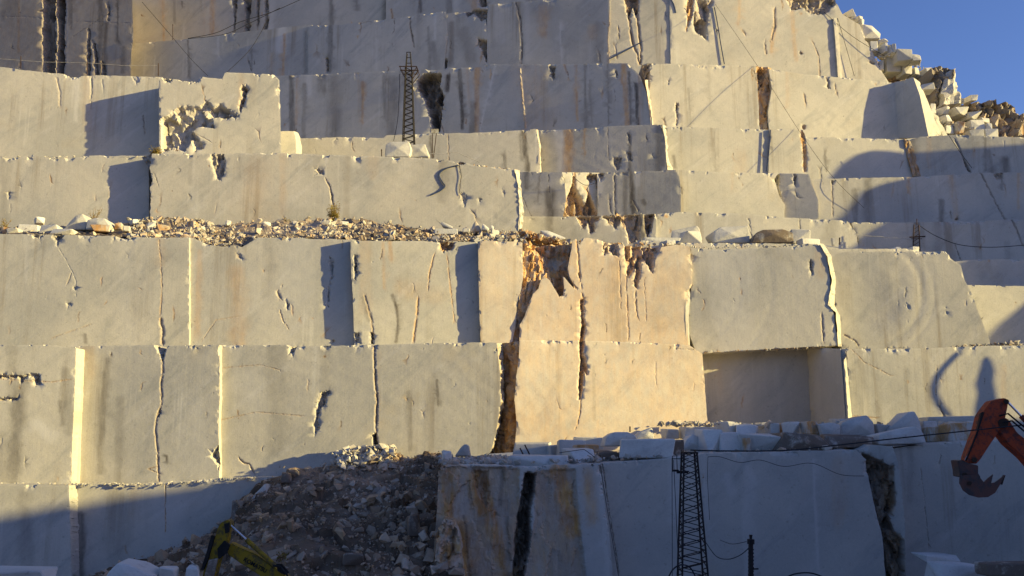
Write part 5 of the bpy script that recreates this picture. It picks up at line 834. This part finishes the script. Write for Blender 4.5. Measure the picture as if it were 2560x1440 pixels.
# ------------------------------------------------------------------ lattice masts
def lattice(label, legs_top, legs_bot, D, half, nseg, rl, rb, mat, group=None, name='lattice_mast'):
    """four corner legs between a top and a bottom pixel position, crossed by braces"""
    root = empty(name, V(*legs_bot, D), label, 'mast'); m = M[mat]
    top = V(*legs_top, D); bot = V(*legs_bot, D); ht, hb = half
    L = []
    for sx, sy in ((-1, -1), (1, -1), (1, 1), (-1, 1)):
        a = top + Vector((sx * ht, sy * ht, 0)); b = bot + Vector((sx * hb, sy * hb, 0)); L.append((a, b)); MB().tube([b, a], rl, 5).build('leg', m, root)
    bd = MB()
    for k in range(4):
        (a0, b0), (a1, b1) = L[k], L[(k + 1) % 4]
        for i in range(nseg):
            t0, t1 = i / nseg, (i + 1) / nseg; tm = (t0 + t1) / 2
            bd.tube([a0.lerp(b0, t0), a1.lerp(b1, tm)], rb, 4); bd.tube([a1.lerp(b1, tm), a0.lerp(b0, t1)], rb, 4)
    bd.build('bracing', m, root); return root, L
root, LL = lattice('dark lattice mast standing behind two boulders on the upper shelf', (1022, 172), (1022, 366), 60.4, (.22, .40), 13, .045, .028, 'dark')
tp = MB(); a = V(1022, 172, 60.4); b = V(1022, 133, 60.4)
for sx, sy in ((-1, -1), (1, -1), (1, 1), (-1, 1)): tp.tube([a + Vector((sx * .2, sy * .2, 0)), b + Vector((sx * .12, sy * .12, 0))], .035, 5)
for t in (.3, .65, 1): tp.tube([a.lerp(b, t) + Vector((-.17, -.17, 0)), a.lerp(b, t) + Vector((.17, -.17, 0))], .03, 4)
tp.build('mast_head', M['dark'], root)
pf = MB()
for sy in (-.35, .35):
    c = V(1022, 171, 60.4) + Vector((0, sy, 0)); pf.tube([c + Vector((-.66, 0, 0)), c + Vector((.60, 0, 0))], .04, 4); c2 = c + Vector((0, 0, -.28)); pf.tube([c2 + Vector((-.45, 0, 0)), c2 + Vector((.62, 0, 0))], .032, 4)
    for s in (-1, 1): pf.tube([c + Vector((s * .63, 0, 0)), c + Vector((s * .2, 0, -.75))], .03, 4)
    pf.tube([c + Vector((.60, 0, 0)), c + Vector((.74, 0, -.35)), c + Vector((.3, 0, -.95))], .035, 4)
for s in (-.6, -.2, .2, .58): pf.tube([V(1022, 171, 60.4) + Vector((s, -.35, 0)), V(1022, 171, 60.4) + Vector((s, .35, 0))], .03, 4)
pf.build('platform', M['rust'], root)
cable('thin rope hanging left of the upper lattice mast', [(999, 185), (998, 230), (994, 300), (984, 352)], 60.4, .02)
root, LL = lattice('tall dark lattice mast rising from the bottom edge in the shade', (1723, 1132), (1735, 1560), 28.0, (.20, .46), 15, .030, .017, 'dark')
hd = MB(); c = V(1723, 1132, 28)
for s in (-.2, .2): hd.tube([c + Vector((-.22, s, 0)), c + Vector((.24, s, 0))], .03, 4); hd.tube([c + Vector((s, -.2, 0)), c + Vector((s, .2, .06))], .025, 4)
hd.build('mast_head', M['dark'], root)
br = MB(); p = V(1712, 1150, 28)
for y in (1147, 1178): br.tube([V(1722, y, 28), V(1680, y, 28)], .018, 4)
br.tube([V(1681, 1140, 28), V(1682, 1178, 28)], .014, 4); br.tube([V(1692, 1140, 28), V(1693, 1178, 28)], .014, 4); br.box(V(1690, 1176, 28), (.16, .1, .05)); br.box(V(1706, 1181, 28), (.34, .14, .06)); br.build('bracket', M['dark'], root)
for k, (a, b) in enumerate((((1680, 1144), (1681, 1500)), ((1684, 1150), (1700, 1500)), ((1701, 1180), (1706, 1500)))): cable(['leftmost of three wires hanging beside the tall dark mast', 'middle wire slanting beside the tall dark mast', 'wire closest to the tall dark mast'][k], [a, b], 27.9, .010)
# lattice box on stilts = small grey sign
root = empty('sign_post', V(1082, 392, 60), 'small grey plate on two thin legs right of the mast boulders', 'sign')
MB().box(V(1087, 328, 60), (.52, .05, .32)).build('plate', M['plate'], root)
for s in (-.12, .14): MB().tube([V(1082, 394, 60) + Vector((s * .4, 0, 0)), V(1086, 333, 60) + Vector((s, .04, 0))], .03, 5).build('leg', M['rust'], root)
# far pylon
root = empty('power_pylon', V(2293, 628, 61), 'small rusty cross armed pylon in front of the shaded right wall', 'pylon')
bd = MB()
for s in (-.17, .17): MB().tube([V(2291, 634, 61) + Vector((s * 1.5, 0, 0)), V(2291, 562, 61) + Vector((s, 0, 0))], .04, 5).build('leg', M['rust'], root)
for i in range(7): bd.tube([V(2291, 634 - i * 10, 61) + Vector((-.2, 0, 0)), V(2291, 624 - i * 10, 61) + Vector((.2, 0, 0))], .025, 4)
bd.build('bracing', M['rust'], root); MB().tube([V(2274, 593, 61), V(2313, 591, 61)], .05, 5).tube([V(2278, 597, 61), V(2305, 597, 61)], .03, 4).build('cross_arm', M['rust'], root); MB().tube([V(2292, 562, 61), V(2292, 547, 61)], .03, 5).build('spike', M['rust'], root)
# insulator post
root = empty('insulator_post', V(1877, 1600, 25), 'black post with a capped head and cables at the bottom edge', 'post')
MB().tube([V(1878, 1620, 25), V(1877, 1360, 25)], [.078, .066], 10).build('pole', M['dark'], root); MB().tube([V(1877, 1352, 25), V(1877, 1346, 25), V(1877, 1337, 25)], [.06, .035, .05], 10).build('cap', M['dark'], root)
MB().tube([V(1877, 1360, 25), V(1877, 1348, 25)], .10, 10).build('collar', M['dark'], root); MB().tube([V(1880, 1423, 25), V(1896, 1422, 25)], .022, 6).build('peg', M['dark'], root)
for y in range(1372, 1440, 9): MB().tube([V(1877.5, y, 25), V(1877.5, y + 3, 25)], .082, 10).build('band', M['dark'], root)
# ------------------------------------------------------------------ cables, ropes and hoses
cable('thick black cable running right from the tall mast to the digger stick', [(1726, 1125), (1800, 1127), (1960, 1126), (2100, 1112), (2240, 1096), (2400, 1079), (2620, 1056)], [28, 28, 28, 28.4, 29, 30, 31], .022)
cable('lower sagging wire across the blue shaded foreground wall', [(1770, 1142), (1800, 1142), (1850, 1156), (1900, 1150), (1960, 1166), (2030, 1158), (2100, 1186), (2160, 1190)], 38.0, .012)
cable('vertical wire hanging on the blue shaded foreground wall', [(1770, 1142), (1769, 1200), (1774, 1300)], 38.0, .010)
cable('sagging cable between the tall mast and the black post', [(1762, 1352), (1790, 1390), (1820, 1398), (1850, 1388), (1872, 1370)], [28, 27, 26, 25.5, 25], .012)
cable('upper thin cable ending at the black post head', [(1800, 1350), (1830, 1360), (1866, 1354)], [27, 26, 25], .008)
cable('black hose looped round the foot of the tall mast', [(1670, 1445), (1684, 1422), (1704, 1412), (1726, 1420), (1742, 1450)], 27.2, .022)
cable('black hose arching at the bottom edge right of the mast', [(1960, 1446), (1990, 1434), (2030, 1433), (2070, 1448)], 27.0, .022)
cable('wire down the seam beside the stained buttress', [(1500, 1160), (1516, 1260), (1546, 1440)], 37.3, .012)
cable('blue hose curling down the long fourth level wall', [(1146, 413), (1115, 421), (1098, 436), (1106, 455), (1112, 466), (1098, 478), (1076, 488)], 56.97, .045, 'hose', 'hose', 'hose')
cable('thin vertical wire beside the blue hose', [(1148, 412), (1153, 440), (1148, 470), (1152, 488)], 56.98, .018)
cable('pale rope strung low behind the mast boulders', [(1074, 384), (1110, 385), (1140, 380), (1200, 406)], 58.6, .018, 'pale', 'rope', 'rope', False)
cable('diagonal wire crossing the sunlit upper walls', [(1788, 10), (1894, 165), (2000, 330), (2080, 440), (2160, 520)], [80.4, 73.2, 69.2, 66.9, 66.8], .014)
cable('wire falling across the tip of the sunlit triangular wall', [(2060, 30), (2130, 90), (2212, 140)], 81.3, .022)
cable('vertical wire on the right part of the sunlit triangular wall', [(2094, 45), (2110, 100), (2136, 190)], 81.3, .022)
cable('dark hose hanging straight on the sunlit triangular wall', [(1786, 18), (1794, 60), (1802, 110), (1811, 160)], 80.6, .05, 'hose', 'hose', 'hose')
cable('dark hose slung across the cracked wall panel', [(1524, 147), (1580, 118), (1640, 85), (1676, 52), (1690, 32)], 80.75, .06, 'hose', 'hose', 'hose')
cable('looped end of the dark hose on the upper wall', [(1690, 32), (1684, 10), (1672, -10)], 80.4, .05, 'hose', 'hose', 'hose')
cable('blue hose hanging straight on the clean lit bench wall', [(1926, 325), (1922, 380), (1916, 428)], 69.22, .05, 'hose', 'hose', 'hose')
cable('double wire sagging across the top centre wall', [(470, 96), (540, 82), (600, 55), (680, 30), (760, -5)], 90, .035)
cable('second wire just under the double wire at top centre', [(470, 97), (560, 86), (620, 60), (700, 20)], 90.2, .03)
cable('long slanting wire down the bluish upper left wall', [(355, 5), (420, 80), (480, 150), (520, 190)], 87, .026)
cable('slanting wire rising right on the upper left wall', [(566, 182), (620, 130), (650, 85), (668, 50)], 87, .026)
cable('wire sagging from the small pylon to the right border', [(2300, 565), (2340, 590), (2400, 612), (2480, 618), (2570, 612)], 60.6, .024)
cable('faint wire left of the small pylon', [(2140, 588), (2200, 592), (2276, 598)], 61.5, .02, 'pale')
cable('wire down the shaded right bench from the slope', [(2370, 335), (2400, 380), (2430, 420)], 67.6, .02)
cable('bundle of wires looping over the orange spikes', [(1432, 440), (1450, 456), (1466, 463), (1486, 459)], 65.6, .018)
cable('thick dark loop hanging over the shelf near the foreground blocks', [(1398, 1132), (1440, 1126), (1456, 1124), (1464, 1126), (1488, 1144)], 38.0, .014)
# railing
root = empty('railing', V(0, 170, 62), 'rusty railing with thin wires above the fifth level wall', 'railing')
for x, y in ((-60, 158), (52, 172), (218, 187), (396, 190)): MB().tube([V(x, y, 61.9), V(x, y - 32, 61.9)], .035 if x > 100 else .03, 5).build('post', M['rust'], root)
MB().tube([V(-60, 140, 61.9), V(0, 147, 61.9), V(110, 155, 61.9), V(218, 157, 61.9), V(310, 164, 61.9), V(396, 164, 61.9)], .014, 4).build('wire', M['pale'], root)
for k, (x, y0, y1, D, lb) in enumerate(((432, 60, 100, 90, 'thin upright iron rod on the bluish upper wall'), (2099, 594, 612, 52.6, 'short rusty peg on the thin right ledge'), (312, 1046, 1, 0, ''), (954, 373, 391, 57.8, 'short iron peg left of the mast boulders'), (1575, 1066, 1080, 44.6, 'small rusty stub above the foreground blocks'))):
    if D: o = MB().tube([V(x, y1, D), V(x, y0, D)], .035, 6).tube([V(x - 1.5, y0 + 3, D), V(x + 1.5, y0 + 3, D)], .03, 4).build('iron_peg', M['rust']); tag(o, lb, 'peg')
o = MB().prism([(2081, 594), (2087, 596), (2088, 612), (2083, 612)], 52.4, .3).build('stone_post', M['boulder']); tag(o, 'little white upright stone on the thin right ledge', 'stone')
for a, b, lb in (((1312, 1112), (1326, 1140), 'right of two crossed iron bars poking from the buttress rubble'), ((1300, 1120), (1311, 1142), 'left of two crossed iron bars poking from the buttress rubble')):
    o = MB().tube([V(*b, 42), V(*a, 42)], .035, 5).build('iron_bar', M['rust']); tag(o, lb, 'bar')

# ------------------------------------------------------------------ dry bushes
def bush(label, x, y, D, h, wd, n, leafn, seed, lean=0.):
    r = random.Random(seed); root = empty('dry_bush', V(x, y, D), label, 'bush'); b = V(x, y, D); tw = MB(); lv = MB()
    for i in range(n):
        a = r.uniform(0, 6.28); e = r.uniform(.1, 1.0) ** 1.2; L = h * r.uniform(.35, 1)
        d = Vector((math.cos(a) * e * wd / h + lean, math.sin(a) * e * .6 * wd / h, 1)).normalized(); p = [b + Vector((r.uniform(-.1, .1), r.uniform(-.1, .1), 0))]
        for k in range(4): d = (d + Vector((r.uniform(-.25, .25), r.uniform(-.25, .25), r.uniform(-.1, .15)))).normalized(); p.append(p[-1] + d * L / 4)
        tw.tube(p, [.022, .017, .013, .009, .006], 3)
        for k in range(leafn):
            q = p[r.randint(1, 4)] + Vector((r.gauss(0, .08), r.gauss(0, .08), r.gauss(0, .08))); s = r.uniform(.025, .06); u = Vector((r.gauss(0, 1), r.gauss(0, 1), r.gauss(0, 1))).normalized() * s; v2 = u.orthogonal().normalized() * s
            i0 = len(lv.v); lv.v += [q - u, q + v2 * .6, q + u, q - v2 * .6]; lv.f.append([i0, i0 + 1, i0 + 2, i0 + 3])
    mesh_obj('branches', tw.v, tw.f, M['wood'], root); o = mesh_obj('foliage', lv.v, lv.f, M['leaf'], root); tag(o, kind='stuff')
bush('largest dry bush growing from the rubble against the long wall', 834, 556, 55.6, 1.25, .55, 46, 26, 1)
bush('low sparse dry bush left of the upright shadow', 236, 560, 56.4, 1.2, .9, 22, 5, 2)
bush('small rusty shrub at the foot of the jutting block', 388, 388, 58.6, .62, .8, 34, 22, 3, .2)
bush('faint dry weeds at the far left end of the shelf', 8, 574, 55.6, .8, .6, 14, 8, 4)
bush('low dry weeds left of the largest bush', 715, 562, 55.6, .5, .7, 16, 6, 5)
bush('bare twigs on the lit foot of the upper right block', 2352, 342, 71.5, .6, .7, 10, 1, 6)
bush('tiny green tuft halfway down the waste slope', 706, 1396, 36.5, .22, .2, 10, 8, 7)

# ------------------------------------------------------------------ excavators
def digger_body(root, x, y, z0, col, s=1.0, yaw=0):
    RT = Matrix.Rotation(yaw, 3, 'Z')
    def bx(nm, c, sz, mat, bev=.05): q = RT @ Vector((c[0] * s, c[1] * s, c[2] * s)); MB().box((x + q.x, y + q.y, z0 + q.z), (sz[0] * s, sz[1] * s, sz[2] * s), RT).build(nm, M[mat], root, bev)
    for t in (-1.1, 1.1): bx('track', (0, t, .45), (4.2, .6, .9), 'black', .2)
    bx('undercarriage', (0, 0, .6), (2.2, 1.8, .4), 'black'); bx('engine_house', (.7, 0, 1.75), (2.9, 2.5, 1.3), col, .1); bx('counterweight', (2.3, 0, 1.65), (.6, 2.4, 1.2), 'black', .15)
    bx('cab', (-1.1, -.75, 2.05), (1.5, 1.0, 1.9), col, .08); bx('cab_window', (-1.12, -1.27, 2.35), (1.1, .03, 1.0), 'glass', .01); bx('windscreen', (-1.87, -.75, 2.3), (.03, .8, 1.2), 'glass', .01)
def cyl(root, a, b, D, r1, r2, split, mat):
    A, Bq = V(*a, D), V(*b, D); mid = A.lerp(Bq, split); MB().tube([A, mid], r1, 10).build('piston_rod', M['chrome'], root); MB().tube([mid, Bq], r2, 12).build('hydraulic_cylinder', M[mat], root)
# yellow
root = empty('excavator', V(700, 1600, 30), 'yellow excavator arm folded down in the bottom left shade', 'excavator'); DY = 29.0
MB().prism([(545, 1318), (553, 1306), (566, 1300), (574, 1302), (577, 1312), (572, 1326), (569, 1350), (561, 1372), (548, 1400), (538, 1440), (528, 1475), (500, 1475), (508, 1430), (520, 1395), (532, 1360), (541, 1330)], DY, .34).build('stick', M['yellow'], root, .02)
MB().prism([(528, 1338), (524, 1352), (516, 1382), (508, 1405), (502, 1424), (507, 1426), (521, 1396), (530, 1362), (536, 1340)], DY - .2, .10).build('stick_pipe', M['black'], root)
MB().prism([(560, 1310), (573, 1306), (572, 1330), (563, 1334)], DY - .2, .08).build('linkage', M['black'], root)
MB().prism([(543, 1372), (560, 1352), (574, 1362), (566, 1384), (546, 1398)], DY - .22, .1).build('pivot_plate', M['black'], root)
MB().prism([(522, 1400), (544, 1396), (534, 1440), (528, 1475), (508, 1475), (512, 1436)], DY - .21, .08).build('bucket_linkage', M['brown'], root)
MB().prism([(566, 1362), (576, 1358), (600, 1370), (640, 1386), (688, 1420), (760, 1478), (900, 1590), (880, 1650), (700, 1475), (646, 1437), (600, 1408), (566, 1384)], DY + .15, .42).build('boom', M['yellow'], root, .03)
cyl(root, (574, 1311), (690, 1416), DY - .08, .035, .075, .36, 'yellow')
MB().tube([V(683, 1414, DY - .4), V(700, 1416, DY - .4), V(716, 1434, DY - .4), V(722, 1446, DY - .4)], .035, 6).build('hose', M['black'], root); MB().prism([(690, 1410), (704, 1410), (722, 1432), (712, 1438), (694, 1428)], DY - .3, .1).build('cylinder_mount', M['black'], root)
tc = bpy.data.curves.new('lettering', 'FONT'); tc.body = 'KOMATSU'; tc.size = .245; tc.extrude = .004; tc.offset = .006; tc.space_character = 1.0
to = bpy.data.objects.new('tmp', tc); COL.objects.link(to); bpy.context.view_layer.update()
me = bpy.data.meshes.new_from_object(to.evaluated_get(bpy.context.evaluated_depsgraph_get())); bpy.data.objects.remove(to); me.materials.clear(); me.materials.append(M['black'])
lo = bpy.data.objects.new('lettering', me); COL.objects.link(lo); lo.parent = root
a, b = V(608, 1399, DY - .07), V(664, 1430, DY - .07); lo.location = a + Vector((0, -.012, -.03)); ang = math.atan2((b - a).z, (b - a).x); lo.rotation_euler = (Matrix.Rotation(ang, 3, Vector((0, -1, 0))) @ Matrix.Rotation(math.pi / 2, 3, 'X')).to_euler()
wd = max(v.co.x for v in me.vertices); k_ = (b - a).length / wd; lo.scale = (k_, k_, 1)
digger_body(root, -3.4, 29.3, -9.5, 'yellow', .95)
# orange
root = empty('excavator', V(2700, 1400, 31), 'orange excavator arm with hanging bucket at the right edge', 'excavator'); DO = 31.0
MB().prism([(2464, 1022), (2478, 1004), (2486, 1001), (2512, 995), (2521, 1000), (2520, 1014), (2514, 1044), (2504, 1068), (2486, 1096), (2470, 1120), (2452, 1148), (2441, 1160), (2416, 1156), (2418, 1142), (2430, 1108), (2444, 1072), (2452, 1040)], DO, .42).build('stick', M['orange'], root, .02)
MB().prism([(2453, 1032), (2462, 1030), (2452, 1060), (2446, 1076), (2444, 1072)], DO - .25, .1).build('stick_cylinder_guard', M['rust'], root)
MB().tube([V(2456, 1030, DO - .3), V(2452, 1048, DO - .35), V(2444, 1080, DO - .35), V(2424, 1130, DO - .35), V(2414, 1152, DO - .3)], .028, 6).build('hose', M['black'], root)
MB().tube([V(2508, 1056, DO - .32), V(2530, 1052, DO - .4), V(2570, 1086, DO - .4), V(2640, 1146, DO - .4)], .03, 6).build('hose', M['black'], root); MB().tube([V(2498, 1040, DO - .3), V(2520, 1034, DO - .4), V(2566, 1072, DO - .4), V(2640, 1136, DO - .4)], .03, 6).build('hose', M['black'], root)
for q_ in ((2516, 1004), (2436, 1150)): MB().tube([V(*q_, DO - .3), V(*q_, DO + .3)], .085, 12).build('pivot_pin', M['rust'], root)
cyl(root, (2414, 1152), (2448, 1080), DO - .15, .04, .07, .25, 'orange')
MB().prism([(2496, 1048), (2510, 1042), (2524, 1050), (2530, 1060), (2544, 1082), (2580, 1110), (2700, 1215), (2780, 1330), (2740, 1380), (2660, 1260), (2561, 1146), (2520, 1110), (2499, 1081), (2494, 1066)], DO + .1, .5).build('boom', M['orange'], root, .03)
cyl(root, (2520, 1006), (2640, 1130), DO - .05, .04, .09, .28, 'orange')
MB().tube([V(2508, 1058, DO - .3), V(2508, 1058, DO + .4)], .16, 14).build('pivot_pin', M['rust'], root)
MB().prism([(2394, 1152), (2406, 1150), (2422, 1158), (2446, 1164), (2446, 1184), (2452, 1192), (2440, 1200), (2412, 1194), (2400, 1192), (2399, 1176)], DO, .5).build('bucket_linkage', M['bucket'], root, .015)
MB().tube([V(2412, 1188, DO - .3), V(2412, 1188, DO + .3)], .09, 10).build('linkage_pin', M['rust'], root)
# open bucket: two side cheeks, curved back, teeth
bp_ = [(2400, 1190), (2399, 1208), (2408, 1226), (2424, 1238), (2446, 1244), (2470, 1243), (2488, 1232), (2500, 1212), (2512, 1188)]; inner = [(2500, 1197), (2488, 1206), (2478, 1208), (2483, 1186), (2470, 1196), (2460, 1206), (2452, 1196), (2446, 1184)]
for s in (-.42, .42): MB().prism(bp_ + inner, DO + s, .04).build('bucket_cheek', M['bucket'], root)
bk = MB(); bb = [(V(x, y, DO - .42), V(x, y, DO + .42)) for x, y in bp_[:8]]
for i in range(7):
    a0, a1 = bb[i]; b0, b1 = bb[i + 1]; n_ = (b0 - a0).cross(Vector((0, 1, 0))).normalized() * .03; i0 = len(bk.v); bk.v += [a0, a1, b1, b0, a0 + n_, a1 + n_, b1 + n_, b0 + n_]; bk.f += [[i0, i0 + 1, i0 + 2, i0 + 3], [i0 + 7, i0 + 6, i0 + 5, i0 + 4], [i0, i0 + 3, i0 + 7, i0 + 4], [i0 + 1, i0 + 5, i0 + 6, i0 + 2]]
bk.build('bucket_shell', M['bucket'], root)
for t in (-.38, -.13, .13, .38): MB().prism([(2498, 1208), (2506, 1212), (2514, 1188), (2510, 1188)], DO + t, .07).build('tooth', M['rust'], root)
MB().tube([V(2424, 1208, DO - .5), V(2424, 1208, DO + .5)], .07, 10).build('bucket_pin', M['rust'], root)
digger_body(root, 23.2, 31.4, -9.5, 'orange', 1.35)
